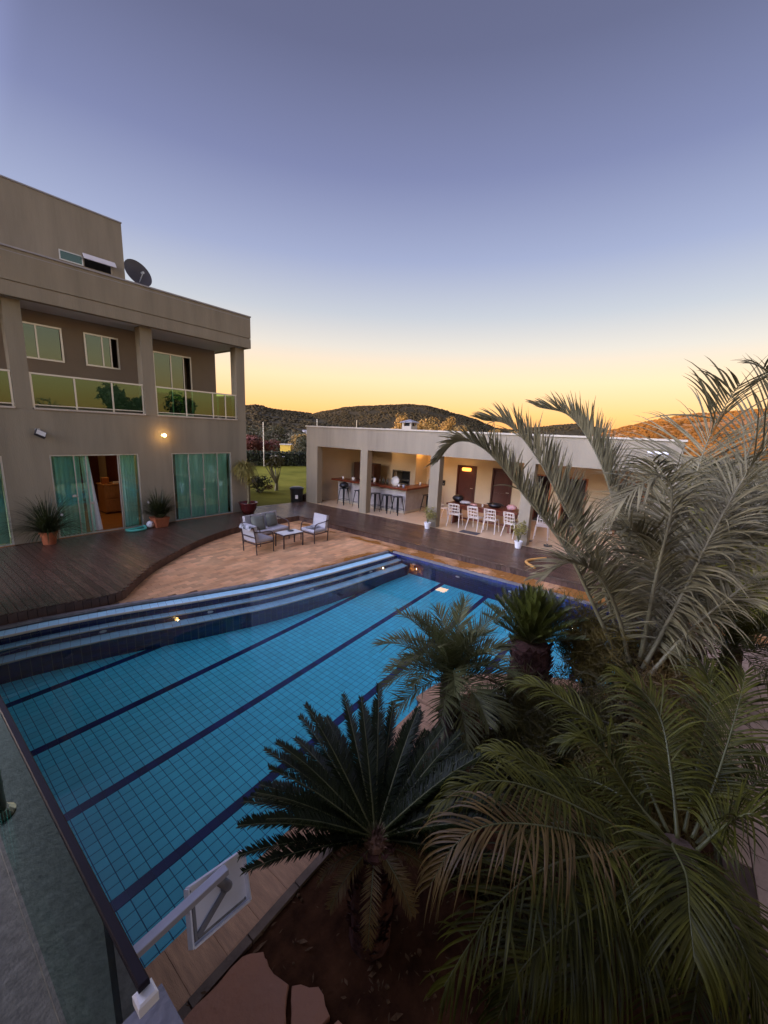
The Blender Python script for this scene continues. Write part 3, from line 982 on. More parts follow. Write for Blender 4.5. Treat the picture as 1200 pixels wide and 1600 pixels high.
# satellite dish on the roof
sd_ = thing('satellite_dish', 'dark round satellite dish on the flat roof beside the taller block', 'satellite dish', (7.12, 17.3, 6.42))
dm = MB()
n_ = 28
face = Vector((0.15, -0.9, 0.35)).normalized()
ax1 = face.orthogonal().normalized()
ax2 = face.cross(ax1)
cen = Vector((0, 0, 2.42))
for i in range(7):
    r0 = .50*i/6
    for k in range(n_):
        a = 2*math.pi*k/n_
        dm.v.append(tuple(cen+ax1*r0*math.cos(a)+ax2*r0*math.sin(a)+face*(0.5*r0*r0)))
for i in range(6):
    for k in range(n_):
        j = (k+1) % n_
        dm.f.append((i*n_+k, i*n_+j, i*n_+n_+j, i*n_+n_+k))
link('reflector', dm, mat('grey_dish', (.07, .065, .07), .5, .1, 4), sd_, smooth=True)
link('mast', MB().tube([(0, .12, 0), (0, .12, 2.3), tuple(cen-face*.03)], .035), M['dark'], sd_)
link('feed_arm', MB().tube([tuple(cen-Vector((0, 0, .42))), tuple(cen+face*.42-Vector((0, 0, .16)))], .016), M['alu'], sd_)
link('receiver', MB().tube([tuple(cen+face*.46-Vector((0, 0, .15))), tuple(cen+face*.34-Vector((0, 0, .11)))], .04), M['alu'], sd_)

# ------------------------------------------------------------------ the pavilion
pavn = thing('pavilion', 'long low beige pavilion with open bays, bar and dark doors, behind the pool', 'pavilion', (14.2, 7.0, 0.0))
bays = [(10.41, 12.91), (7.15, 10.05), (3.86, 6.77), (0.45, 3.52)]
wpart('front_beam', MB().box(PU, PU+.3, 0.05, 13.62, 2.76, 3.58), M['pavwall'], pavn)
for a, b in ((12.91, 13.62), (10.05, 10.41), (6.77, 7.15), (3.52, 3.86), (0.05, .45)):
    wpart('column', MB().box(PU+.002, PU+.302, a, b, 0.0, 2.758), M['pavwall'], pavn)
wpart('end_wall', MB().box(PU+.304, 16.5, 13.42, 13.62, 0.0, 3.58).box(PU+.304, 16.5, 0.05, .25, 0, 3.58), M['pavwall'], pavn)
pdoors = [(7.18, 8.11, .2, 2.2), (5.55, 6.45, .2, 2.2), (4.0, 4.72, .2, 2.12), (2.72, 3.60, .2, 2.12), (.9, 1.7, .2, 2.12)]
wpart('back_wall', holed(0.25, 13.42, 0.0, 3.58, pdoors, 16.3, 16.5, 'u'), M['pavin'], pavn)
wpart('inner_end_wall', MB().box(PU+.304, 16.298, 13.36, 13.418, .2, 2.84), M['pavin'], pavn)
wpart('ceiling', MB().box(PU+.302, 16.3, .25, 13.36, 2.85, 3.0), M['ceil'], pavn)
wpart('roof', MB().box(PU+.3, 16.5, .05, 13.62, 3.3, 3.5), M['cap'], pavn)
wpart('roof_coping', MB().box(PU-.04, PU+.34, 0.0, 13.66, 3.582, 3.635).box(PU+.34, 16.55, 13.38, 13.66, 3.582, 3.635).box(PU+.34, 16.55, 0, .28, 3.582, 3.635), M['capw'], pavn)
wpart('floor', MB().box(PU-.005, 16.3, .05, 13.42, .02, .203), M['tile_floor'], pavn)
wpart('skirting', MB().box(16.28, 16.298, .25, .88, .205, .3).box(16.28, 16.298, 8.2, 9.9, .205, .3), M['capw'], pavn)
DARKDOOR = mat('dark_red_brown_door', (0.060, 0.014, 0.009), .3, .3, 5, stretch=(8, 8, 1))
for k, (a, b, z0, z1) in enumerate(pdoors):
    d = wpart('door_frame', MB().box(16.27, 16.52, a, a+.06, z0, z1).box(16.27, 16.52, b-.06, b, z0, z1).box(16.27, 16.52, a+.06, b-.06, z1-.06, z1), M['orangewood'] if k > 1 else DARKDOOR, pavn)
    if k < 2:
        wpart('door_leaf', MB().box(16.36, 16.40, a+.06, b-.06, z0+.01, z1-.06, .004).box(16.345, 16.36, a+.14, b-.14, z0+1.1, z1-.18).box(16.345, 16.36, a+.14, b-.14, z0+.15, z0+.95), DARKDOOR, pavn, sub=d)
        wpart('handle', MB().tube([(16.33, a+.13, 1.2), (16.30, a+.13, 1.2), (16.30, a+.24, 1.2)], .012), M['alu'], pavn, sub=d)
    else:
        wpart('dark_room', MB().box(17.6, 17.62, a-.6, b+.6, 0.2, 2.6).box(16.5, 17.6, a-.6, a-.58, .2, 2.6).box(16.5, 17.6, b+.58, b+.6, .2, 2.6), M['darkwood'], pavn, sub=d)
        wpart('door_leaf', MB().box(16.53, 17.3, b-.10, b-.06, .21, z1-.07), M['redwood'], pavn, sub=d)
for z, s in ((1.70, .15), (1.42, .13)):
    sg = thing('wall_sign', 'white square restroom sign with a dark mark, the upper of two between dark doorways' if z > 1.6 else 'plain white square plate, the lower of two between dark doorways', 'sign', (16.298, 3.80, z))
    link('plate', MB().box(-.02, 0, -s/2, s/2, -s/2, s/2, .003), mat('cream_plate', (.6, .55, .42), .5), sg)
    if z > 1.6:
        link('mark', MB().add([(-.0225, -.035, -.03), (-.0225, .035, -.03), (-.0225, 0, .035)], [(0, 1, 2)]), M['orangewood'], sg)
# barbecue built into a chimney breast
bb = thing('barbecue', 'built in barbecue with a black opening in a beige chimney breast behind the bar', 'barbecue', (15.5, 10.45, .203))
gh = holed(9.72, 11.10, .205, 2.848, [(10.05, 10.95, 1.14, 1.72)], 15.3, 15.5, 'u')
wpart('chimney_breast', gh.box(15.502, 16.298, 9.72, 9.90, .205, 2.848).box(15.502, 16.298, 10.92, 11.10, .205, 2.848), M['pavin'], bb)
wpart('firebox', MB().box(16.0, 16.05, 10.0, 11.0, 1.0, 1.9).box(15.5, 16.0, 10.0, 11.0, 1.0, 1.13), M['black'], bb)
wpart('opening_frame', MB().box(15.28, 15.32, 10.0, 10.05, 1.09, 1.77).box(15.28, 15.32, 10.95, 11.0, 1.09, 1.77).box(15.28, 15.32, 10.05, 10.95, 1.72, 1.77).box(15.28, 15.32, 10.05, 10.95, 1.09, 1.14), M['dark'], bb)
gr = MB()
for k in range(9):
    gr.tube([(15.4, 10.1+k*.1, 1.3), (15.9, 10.1+k*.1, 1.3)], .008, 5)
gr.tube([(15.45, 10.06, 1.3), (15.45, 10.94, 1.3)], .01, 5)
wpart('grill_rack', gr, M['alu'], bb)
# chimney pot above it
ch = thing('chimney', 'white square chimney with slotted cap on the pavilion roof', 'chimney', (14.95, 9.95, 3.5))
ch.scale = (.68, .68, .72)
link('stack', MB().box(-.36, .36, -.36, .36, 0, .42), M['capw'], ch)
for sx in (-1, 1):
    for sy in (-1, 1):
        link('pier', MB().box(sx*.29-.06, sx*.29+.06, sy*.29-.06, sy*.29+.06, .42, .62), M['capw'], ch)
link('flue', MB().box(-.22, .22, -.22, .22, .42, .615), M['black'], ch)
link('cap', MB().add([(-.46, -.46, .62), (.46, -.46, .62), (.46, .46, .62), (-.46, .46, .62), (-.46, -.46, .67), (.46, -.46, .67), (.46, .46, .67), (-.46, .46, .67), (0, 0, .84)],
                     [(3, 2, 1, 0), (0, 1, 5, 4), (1, 2, 6, 5), (2, 3, 7, 6), (3, 0, 4, 7), (4, 5, 8), (5, 6, 8), (6, 7, 8), (7, 4, 8)]), M['cap'], ch)
# corner security light and roof-edge lamp
cl2 = thing('security_light', 'small white security light on the near top corner of the pavilion', 'security light', (PU+.1, 13.64, 3.38))
link('bracket', MB().box(-.03, .03, -.018, .10, -.03, .03), M['white'], cl2)
link('head', MB().obox((-.02, .16, .0), ((1, 0, 0), (0, .9, .4), (0, -.4, .9)), (.11, .07, .03)), M['white'], cl2)
link('sensor', MB().blob((0.0, .10, -.07), .035, 8, 6, 0), M['white'], cl2)
cl3 = thing('security_light', 'white twin security light on the pavilion front, partly behind the silver palm', 'security light', (PU-.01, .55, 3.28))
link('bracket', MB().box(-.05, .01, -.06, .06, -.03, .03), M['white'], cl3)
for s in (-1, 1):
    link('head', MB().obox((-.12, s*.13, -.03), ((.8, 0, -.6), (0, 1, 0), (.6, 0, .8)), (.07, .09, .03)), M['white'], cl3)

# bar counter -------------------------------------------------------------
bar = thing('bar_counter', 'L shaped white bar counter with thick red brown wooden top, in the pavilion', 'bar', (13.5, 10.6, .203))
wpart('front', MB().box(13.40, 13.60, 8.92, 12.75, .30, 1.21).box(13.602, 15.28, 8.92, 9.10, .30, 1.21), mat('white_brick_paint', (.36, .33, .31), .8, .12, 5, .6, 25), bar)
wpart('plinth', MB().box(13.385, 13.62, 8.905, 12.75, .205, .298).box(13.622, 15.28, 8.905, 9.12, .205, .298), M['capw'], bar)
wpart('bar_top', MB().box(13.14, 13.78, 8.70, 12.95, 1.212, 1.29, .01).box(13.782, 15.28, 8.70, 9.30, 1.212, 1.29, .01), M['redwood'], bar)
def stool(u, v, label):
    s_ = thing('bar_stool', label, 'stool', (u, v, .204), rad(random.uniform(-12, 12)), 'black metal stools at the bar')
    link('seat', MB().box(-.16, .16, -.16, .16, .72, .75, .012), M['black'], s_)
    for a in (-1, 1):
        for b in (-1, 1):
            link('leg', MB().add([(a*.215-.03*a, b*.215, 0), (a*.215, b*.215, 0), (a*.215, b*.215-.03*b, 0), (a*.13-.06*a, b*.13, .718), (a*.13, b*.13, .718), (a*.13, b*.13-.06*b, .718)],
                                 [(0, 1, 4, 3), (1, 2, 5, 4), (3, 4, 1, 0), (4, 5, 2, 1)]), M['black'], s_)
    link('foot_ring', MB().bar((-.19, -.19, .22), (.19, -.19, .22), .012).bar((-.19, .19, .22), (.19, .19, .22), .012).bar((-.19, -.19, .22), (-.19, .19, .22), .012).bar((.19, -.19, .22), (.19, .19, .22), .012), M['black'], s_)
    return s_
stool(13.0, 12.02, 'black metal bar stool with a dark bag on it, nearest the end wall')
stool(13.05, 11.15, 'black metal bar stool half hidden by the pavilion column')
stool(13.02, 10.22, 'black metal bar stool just past the column, first of three in a row')
stool(13.05, 9.62, 'black metal bar stool, middle of three at the bar front')
stool(13.05, 9.06, 'black metal bar stool next to the corner of the bar')
stool(14.45, 8.50, 'black metal bar stool on the short side of the bar, by the column')
bg = link('bag', MB().blob((0, 0, 0.13), (.2, .2, .13), 14, 8, .12, 3), M['black'], None, (13.0, 12.02, .955), True)
tag(bg, 'slumped black bag lying on the bar stool nearest the end wall', 'bag')
# dark wooden cupboard and things on the bar
cb = thing('tall_cupboard', 'tall dark wooden cupboard behind the bar, half hidden by the column', 'cupboard', (15.2, 12.5, .204))
link('carcass', MB().box(-.25, .25, -.66, .66, 0, 1.76, .006), M['darkwood'], cb)
for s in (-1, 1):
    link('door', MB().box(-.27, -.252, s*.33-.315, s*.33+.315, .05, 1.72, .004), M['darkwood'], cb)
    link('handle', MB().tube([(-.285, s*.05, .8), (-.285, s*.05, 1.0)], .01, 6), M['alu'], cb)
def bottle(u, v, h, r, m, label, cat='bottle', z=1.292):
    o = thing('bottle', label, cat, (u, v, z), 0, 'bottles on the bar')
    link('glass', MB().lathe([(r*.9, 0), (r, .01), (r, h*.58), (r*.38, h*.75), (r*.34, h*.93)], 12), m, o, smooth=True)
    link('cap', MB().lathe([(r*.4, h*.93), (r*.4, h)], 10), M['dark'], o)
def cup(u, v, h, r, m, label, z=1.292, cat='cup', name='cup'):
    o = link(name, MB().lathe([(r*.75, 0), (r, h), (r*.9, h), (r*.68, .012)], 14), m, None, (u, v, z), True)
    tag(o, label, cat)
cer = mat('glazed_white', (.62, .58, .52), .25)
cup(13.3, 12.35, .13, .045, cer, 'white cup at the end wall end of the bar')
p_ = link('plate', MB().lathe([(.06, 0), (.13, .02), (.125, .026), (.05, .008)], 20), cer, None, (13.35, 11.8, 1.292), True)
tag(p_, 'white plate on the bar beside the column', 'plate')
cup(13.55, 11.95, .11, .08, cer, 'white bowl on the bar behind the white plate', cat='bowl', name='bowl')
cm = thing('coffee_maker', 'dark coffee jug with pale band on the bar beside the cupboard', 'coffee maker', (13.6, 10.95, 1.292))
link('body', MB().lathe([(.09, 0), (.10, .05), (.10, .22), (.07, .30), (.05, .33)], 16), M['black'], cm, smooth=True)
link('band', MB().lathe([(.103, .10), (.103, .18)], 16), M['alu'], cm)
link('handle', MB().tube([(0, -.09, .27), (0, -.17, .25), (0, -.17, .10), (0, -.09, .07)], .014, 6), M['black'], cm)
cup(13.45, 10.62, .22, .06, cer, 'tall white canister on the bar beside the coffee jug', cat='canister', name='canister')
gl1 = mat('brown_bottle_glass', (.06, .03, .012), .12)
gl2 = mat('olive_bottle_glass', (.05, .05, .02), .12)
for k, (v, h, m_) in enumerate(((10.42, .25, gl1), (10.30, .30, gl2), (10.19, .27, gl1), (10.08, .28, gl2), (9.98, .23, gl1))):
    bottle(13.58+.04*(k % 2), v, h, .04, m_, ['short brown bottle beside the white canister on the bar', 'tallest olive bottle in the bar group', 'brown bottle in the middle of the bar group', 'olive bottle between two brown ones on the bar', 'small brown bottle beside the round white dish'][k])
d_ = link('serving_dish', MB().lathe([(.03, 0), (.20, .03), (.21, .045), (.03, .012)], 24), cer, None, (13.62, 9.62, 1.47), True)
d_.rotation_euler = (0, rad(-75), 0)
tag(d_, 'round white serving dish standing on edge on the bar', 'dish')
cup(13.3, 9.22, .12, .05, cer, 'white mug on the bar, farther from the counter corner')
cup(13.3, 8.98, .12, .05, mat('blue_white_glaze', (.4, .4, .45), .25), 'bluish white mug at the counter corner')
cup(14.6, 9.0, .12, .05, cer, 'single white cup on the short side of the bar')
tv = thing('black_speaker', 'small black upright box on the short end of the bar by the column', 'speaker', (15.1, 8.78, 1.292))
link('case', MB().box(-.06, .06, -.06, .06, 0, .25, .008), M['black'], tv)
link('grille', MB().lathe([(.045, 0), (.045, .006)], 16, (0, 0, 0)), M['dark'], tv, (-.061, 0, .12)).rotation_euler = (0, rad(-90), 0)
ph = thing('wall_phone', 'small black intercom on the pavilion wall beside the bar column', 'intercom', (16.298, 8.75, 1.30))
link('case', MB().box(-.05, 0, -.06, .06, -.12, .12, .008), M['black'], ph)
link('button', MB().box(-.055, -.05, -.02, .02, -.06, -.03), M['alu'], ph)

# dining table and chairs ---------------------------------------------------
tb = thing('dining_table', 'long red brown wooden dining table in the pavilion', 'table', (13.72, 5.62, .204))
link('tabletop', MB().box(-.42, .42, -1.36, 1.36, .70, .77, .012), M['redwood'], tb)
link('apron', MB().box(-.36, -.33, -1.28, 1.28, .58, .698).box(.33, .36, -1.28, 1.28, .58, .698), M['redwood'], tb)
for y in (-1.1, 1.1):
    link('leg', MB().box(-.32, .32, y-.05, y+.05, 0, .698, .008), M['redwood'], tb)
link('stretcher', MB().box(-.03, .03, -1.04, 1.04, .15, .22), M['redwood'], tb)
def make_chair(loc, rz, label):
    c = thing('dining_chair', label, 'chair', loc, rz, 'white moulded chairs at the dining table')
    cm_ = mat('cream_chair_plastic', (.62, .55, .46), .45, .03, 5)
    link('seat', MB().box(-.21, .21, -.22, .20, .43, .455, .012), cm_, c)
    bm_ = MB()                              # cut-out back: a frame and slanting bars, on the side away from the table (-y)
    def bk(x, z): return (x, -.20-.12*(z-.45)/.42, z)
    for a_, b_ in (((-.2, .45), (-.19, .86)), ((.2, .45), (.19, .86)), ((-.19, .86), (.19, .86)), ((-.2, .47), (.2, .47))):
        bm_.bar(bk(*a_), bk(*b_), .03, .02)
    for k in range(6):
        z = .52+k*.058
        bm_.bar(bk(-.19, z), bk(.19, z+(.035 if k % 2 else -.03)), .022, .016)
    for x in (-.09, .02, .11):
        bm_.bar(bk(x, .48), bk(x+.04, .85), .018, .014)
    link('backrest', bm_, cm_, c)
    for sx in (-1, 1):
        link('leg', MB().tube([(sx*.19, .17, .43), (sx*.22, .24, 0)], [.02, .014], 6), cm_, c)
        link('leg', MB().tube([(sx*.19, -.18, .43), (sx*.23, -.30, 0)], [.02, .014], 6), cm_, c)
    return c
ch0 = make_chair((13.05, 6.42, .204), rad(-90+8), 'white cut-out chair at the bar end of the dining table front')
def chair_copy(loc, rz, label):
    c = copy_tree(ch0)
    c.location = loc
    c.rotation_euler = (0, 0, rz)
    c['label'] = label
chair_copy((13.05, 5.62, .204), rad(-90-5), 'white cut-out chair with a folded cloth over its back')
chair_copy((13.10, 5.05, .204), rad(-90+3), 'white cut-out chair, third along the table front from the bar')
chair_copy((13.05, 4.28, .204), rad(-90-14), 'white cut-out chair turned aside at the table corner near the column')
chair_copy((13.55, 3.45, .204), rad(-90+180+10), 'white cut-out chair beyond the column, behind a palm frond')
chair_copy((13.8, 7.25, .204), rad(180), 'white cut-out chair at the end of the table toward the bar')
cl_ = link('folded_cloth', MB().box(-.015, .015, -.15, .15, -.06, .01, .006), M['fabric'], None, (12.77, 5.62, 1.075))
tag(cl_, 'pale folded cloth over the back of a white chair', 'cloth')
o = link('bag', MB().blob((0, 0, .14), (.16, .22, .15), 12, 8, .12, 5), M['black'], None, (13.75, 6.72, .976), True)
tag(o, 'black bag at the bar end of the dining table', 'bag')
o = link('towel', MB().blob((0, 0, .06), (.17, .22, .06), 14, 6, .15, 8), M['fabric'], None, (13.55, 6.3, .976), True)
tag(o, 'crumpled white towel on the dining table beside the black bag', 'towel')
o = link('napkin', MB().blob((0, 0, .035), (.10, .14, .035), 12, 6, .2, 9), mat('pink_cloth', (.55, .30, .25), .9, .2, 12), None, (13.5, 5.95, .976), True)
tag(o, 'small pink napkin on the dining table beside the towel', 'napkin')
pn = thing('pan', 'wide round black pan in the middle of the dining table', 'pan', (13.8, 5.25, .976))
link('bowl', MB().lathe([(.16, 0), (.24, .05), (.26, .13), (.25, .13), (.22, .05), (.14, .012)], 24), M['black'], pn, smooth=True)
for s in (-1, 1):
    link('handle', MB().tube([(-.06, s*.25, .1), (-.04, s*.31, .11), (.04, s*.31, .11), (.06, s*.25, .1)], .012, 6), M['black'], pn)
o = link('toy_bag', MB().blob((0, 0, .09), (.13, .18, .10), 12, 8, .18, 11), mat('pink_white_print', (.62, .50, .46), .8, .35, 14, color2=(.60, .22, .20)), None, (13.75, 4.62, .976), True)
tag(o, 'soft pink and white bag near the far end of the dining table', 'bag')
ca = thing('candle', 'small pale candle jar on the dining table beside the pan', 'candle', (13.55, 5.62, .976))
link('jar', MB().lathe([(.03, 0), (.035, .09)], 12), cer, ca)
link('wick', MB().tube([(0, 0, .09), (0, 0, .105)], .004, 5), M['dark'], ca)
mt = link('door_mat', MB().box(-.18, .18, -.33, .33, 0, .012, .003), mat('grey_mat', (.07, .06, .055), .95, .2, 30), None, (12.45, 5.55, .2045))
tag(mt, 'dark grey mat on the pavilion floor near the table', 'mat')
# sconce over the first dark door
sc_ = thing('wall_sconce', 'glowing orange lamp over the first dark red door', 'wall lamp', (16.298, 7.62, 2.03))
link('shade', MB().box(-.14, -.02, -.20, .20, -.08, .08, .03), mat('lit_orange_shade', (.9, .5, .15), .5, emit=(1, .36, .06, 1.6)), sc_)
link('back_plate', MB().box(-.02, 0, -.1, .1, -.06, .06), M['dark'], sc_)
lamp('wall_sconce_light', (15.9, 7.62, 1.98), 3, WARM, .02)
# orange spot washing the side of the chimney breast
sp_ = thing('spot_lamp', 'small ceiling spot throwing orange light down the barbecue breast', 'ceiling lamp', (15.55, 9.50, 2.848))
link('ring', MB().lathe([(.06, 0), (.06, -.02), (.045, -.022)], 14), M['white'], sp_)
link('bulb', MB().lathe([(.04, -.004), (.02, -.02)], 12), mat('lit_spot', (1, .7, .3), .4, emit=(1, .5, .12, 4)), sp_)
lamp('spot_lamp_light', (15.55, 9.50, 2.74), 11, (1.0, .42, .08), .02)
def ceiling_lamp(u, v, power, label):
    o = thing('ceiling_lamp', label, 'ceiling lamp', (u, v, 2.848))
    link('rim', MB().lathe([(.07, 0), (.07, -.02), (.055, -.024)], 18), M['white'], o)
    link('diffuser', MB().lathe([(.055, -.018), (.03, -.028)], 18), mat('lit_diffuser', (.9, .7, .4), .5, emit=(1, .6, .25, 1.2)), o)
    lamp('ceiling_lamp_light', (u, v, 2.77), power, WARM, .025)
ceiling_lamp(14.6, 10.8, 9, 'round lamp on the pavilion ceiling above the bar')
ceiling_lamp(14.2, 4.6, 11, 'round lamp on the pavilion ceiling above the far end of the dining table')
pn_ = thing('ceiling_panel', 'square lit ceiling panel in the pavilion near the bar column, mirrored in the pool', 'ceiling lamp', (14.3, 7.4, 2.848))
link('frame', MB().box(-.24, .24, -.24, .24, -.02, 0), M['white'], pn_)
link('diffuser', MB().box(-.21, .21, -.21, .21, -.026, -.0205), mat('lit_panel', (.9, .7, .4), .5, emit=(1, .58, .22, 8)), pn_)
ceiling_lamp(14.6, 8.4, 12, 'round lamp on the pavilion ceiling beside the square lit panel')
ceiling_lamp(14.2, 2.2, 8, 'round lamp on the pavilion ceiling in front of the dark doorways')

# ------------------------------------------------------------------ the terrace the view is taken from
ter = thing('terrace', 'raised stone terrace with low end pier, along the near end of the pool', 'terrace', (0, 3.0, 0))
wpart('base', MB().box(-6, 0.275, 0.45, 10.0, -1.45, 1.66), M['wall'], ter)
wpart('floor', MB().box(-6, 0.305, 0.30, 10.02, 1.662, 1.80), M['stone_floor'], ter)
wpart('end_pier', MB().box(-0.5, 0.178, -0.6, 0.545, 0.0, 2.56).box(-0.52, 0.184, -0.62, 0.549, 2.562, 2.60), mat('grey_pier_coping', (.16, .155, .175), .6, .12, 10, .2, 60), ter)
wing = thing('added_shade_wing', 'unseen house wing added behind the stone terrace to shade the foreground', 'house', (-5.2, -1.5, 0))  # out of view; added to block western sky light from terrace and bed
wpart('wall', holed(-8.0, 3.2, 0.0, 6.2, [(0.2, 2.6, 1.8, 4.1), (-6, -4, 3.0, 4.2)], -1.6, -1.8, 'u').box(-9, -1.802, 3.0, 3.2, 0, 6.198).box(-9, -1.802, -8, -7.8, 0, 6.198), M['wall'], wing)
wpart('roof', MB().box(-9.2, -1.3, -8.2, 3.4, 6.202, 6.45), M['cap'], wing)
wpart('glass_door', MB().box(-1.72, -1.70, .2, 2.6, 1.802, 4.1), M['winglass'], wing)
wpart('window', MB().box(-1.72, -1.70, -6, -4, 3.0, 4.2), M['winglass'], wing)
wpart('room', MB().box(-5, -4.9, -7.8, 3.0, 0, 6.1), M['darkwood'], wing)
rl = thing('glass_railing', 'frameless glass railing with dark handrail along the stone terrace', 'railing', (0.15, 3.0, 1.8))
wpart('handrail', MB().box(.138, .153, .500, 9.6, 2.699, 2.712, .002), mat('dark_bronze_rail', (.012, .008, .012), .55, .2, 20, spec=.15), rl)
for k in range(6):
    y0 = .64+k*1.49
    wpart('glass_panel', MB().box(.139, .149, y0, y0+1.46, 1.835, 2.694), M['rail_glass'], rl)
wpart('wall_bracket', MB().box(.132, .158, .486, .509, 2.676, 2.6985, .003), M['white'], rl)
ch_ = wpart('base_channel', MB().box(.128, .160, .6, 9.6, 1.802, 1.832), M['stone_floor'], rl)
for y0 in (2.12, 5.1, 8.1):
    wpart('post', MB().tube([(.115, y0, 1.802), (.115, y0, 2.66)], .022, 12), mat('dull_steel', (.25, .27, .24), .4, .1, 8, metal=.5), rl, True)
    wpart('post_foot', MB().lathe([(.05, 0), (.05, .012), (.03, .03)], 14, (.115, y0, 1.802)), mat('dull_brass', (.13, .10, .05), .5, metal=.4), rl)

# white board on an arm out over the pool edge
bd = thing('white_panel', 'white square tray shaped panel on a grey steel arm above the pool edge', 'panel', (0.28, 1.62, 1.15))
wpart('arm', MB().box(.277, .90, 1.605, 1.65, 1.13, 1.17, .003), mat('galvanised_steel', (.50, .50, .54), .45, .1, 8, metal=.3), bd)
wpart('arm_flange', MB().box(.276, .288, 1.56, 1.69, 1.08, 1.22), M['alu'], bd)
pc = Vector((.926, 1.78, .80))
X = Vector((1, .15, -.42)).normalized()
Z = Vector((-.19, .56, 1)).normalized()
Z = (Z-X*X.dot(Z)).normalized()
Y = Z.cross(X).normalized()
W2, H2 = .208, .128
def bp_(x, y, z): return pc+X*x+Y*y+Z*z
panel_white = mat('bright_white_panel', (.88, .89, .92), .5, .04, 9)
wpart('plate', MB().obox(pc, (X, Y, Z), (W2, .004, H2)), panel_white, bd)
rim = MB()
for s in (-1, 1):
    rim.obox(bp_(s*W2, -.012, 0), (X, Y, Z), (.005, .018, H2))
    rim.obox(bp_(0, -.012, s*H2), (X, Y, Z), (W2-.006, .018, .005))
wpart('rim', rim, panel_white, bd)
gs = mat('grey_bracket_steel', (.24, .24, .25), .5, .1, 8, metal=.3)
wpart('pivot', MB().tube([(.855, 1.64, 1.12), bp_(.045, -.035, .02), bp_(.045, -.012, .02)], [.024, .026, .034], 14), gs, bd, True)
wpart('bracket', MB().obox(bp_(-.055, -.012, -.045), (X*.90+Z*.44, Y, X*-.44+Z*.90), (.125, .008, .013)).obox(bp_(-.178, -.012, -.02), (Z, Y, X), (.088, .007, .008)), gs, bd)
bolt = MB()
for a_ in (-1, 1):
    for b_ in (-1, 1):
        bolt.tube([bp_(a_*(W2-.022), -.003, b_*(H2-.022)), bp_(a_*(W2-.022), -.011, b_*(H2-.022))], .006, 8)
wpart('bolts', bolt, gs, bd)
wpart('weathering', MB().obox(bp_(0, -.0045, -H2+.018), (X, Y, Z), (W2-.012, .0012, .006)), mat('grime_line', (.30, .28, .25), .9, .4, 20), bd)
wpart('clip', MB().tube([bp_(-W2-.004, -.02, H2-.05), bp_(-W2-.004, -.02, H2-.09)], .012, 10), gs, bd, True)

# flagstones by the terrace
fs_ = thing('flagstone_path', None, None)
fs_['kind'] = 'structure'
for k, P_ in enumerate(([(0.64, 1.84), (0.85, 1.845), (1.10, 1.83), (1.20, 1.74), (1.17, 1.66), (1.20, 1.49), (1.08, 1.36), (.9, 1.33), (.62, 1.42), (.58, 1.62)],
                        [(1.21, 1.47), (1.31, 1.33), (1.27, 1.18), (1.12, 1.20), (1.10, 1.34)],
                        [(.34, 1.84), (.62, 1.83), (.56, 1.60), (.59, 1.44), (.36, 1.40)],
                        [(.62, 1.39), (.9, 1.30), (1.07, 1.32), (1.09, 1.18), (.95, .98), (.62, 1.02)],
                        [(.33, 1.37), (.59, 1.40), (.59, 1.03), (.34, 1.0)],
                        [(1.12, 1.16), (1.28, 1.14), (1.30, .95), (1.0, .92), (.98, .97)])):
    n_ = len(P_)
    cx, cy = sum(p[0] for p in P_)/n_, sum(p[1] for p in P_)/n_
    ring = []
    for i in range(n_):
        p, q = P_[i], P_[(i+1) % n_]
        for t_0 in (0, .33, .66):
            x, y = p[0]+(q[0]-p[0])*t_0, p[1]+(q[1]-p[1])*t_0
            ring.append((x+random.uniform(-.009, .009), y+random.uniform(-.009, .009)))
    mb = MB()
    m_ = len(ring)
    top = .045+random.uniform(-.004, .006)
    mb.v = [(x, y, .0) for x, y in ring]+[(x, y, top-.010) for x, y in ring]+[(cx+(x-cx)*.975, cy+(y-cy)*.975, top+random.uniform(-.002, .002)) for x, y in ring]+[(cx, cy, top)]
    for i in range(m_):
        j = (i+1) % m_
        mb.f += [(i, j, m_+j, m_+i), (m_+i, m_+j, 2*m_+j, 2*m_+i), (2*m_+i, 2*m_+j, 3*m_)]
    wpart('flagstone', mb, M['flag'], fs_)

# ------------------------------------------------------------------ lounge set on the patio
def cushion(x0, x1, y0, y1, z0, z1, b=.03):
    return MB().box(x0, x1, y0, y1, z0, z1, b)
def seat_frame(wd, dp, root):
    """side frames: two legs each and a bent arm running down to the front leg; front faces -y"""
    for s in (-1, 1):
        x = s*wd/2
        link('leg', MB().tube([(x, dp/2, 0), (x, dp/2+.03, .45), (x, dp/2+.10, .80)], .017, 7), M['frame'], root)
        link('leg', MB().tube([(x, -dp/2, 0), (x, -dp/2, .40)], .017, 7), M['frame'], root)
        link('armrest', MB().tube(catmull([(x, -dp/2, .40), (x, -dp/2+.03, .56), (x, -dp/2+.14, .615), (x, .05, .63), (x, dp/2+.05, .66)], 10), .017, 7), M['frame'], root)
    link('seat_rail', MB().bar((-wd/2, -dp/2, .30), (wd/2, -dp/2, .30), .03).bar((-wd/2, dp/2, .30), (wd/2, dp/2, .30), .03).bar((-wd/2, -dp/2, .30), (-wd/2, dp/2, .30), .03).bar((wd/2, -dp/2, .30), (wd/2, dp/2, .30), .03), M['frame'], root)
    link('back_rail', MB().bar((-wd/2, dp/2+.10, .78), (wd/2, dp/2+.10, .78), .03).bar((-wd/2, dp/2+.05, .5), (wd/2, dp/2+.05, .5), .025), M['frame'], root)
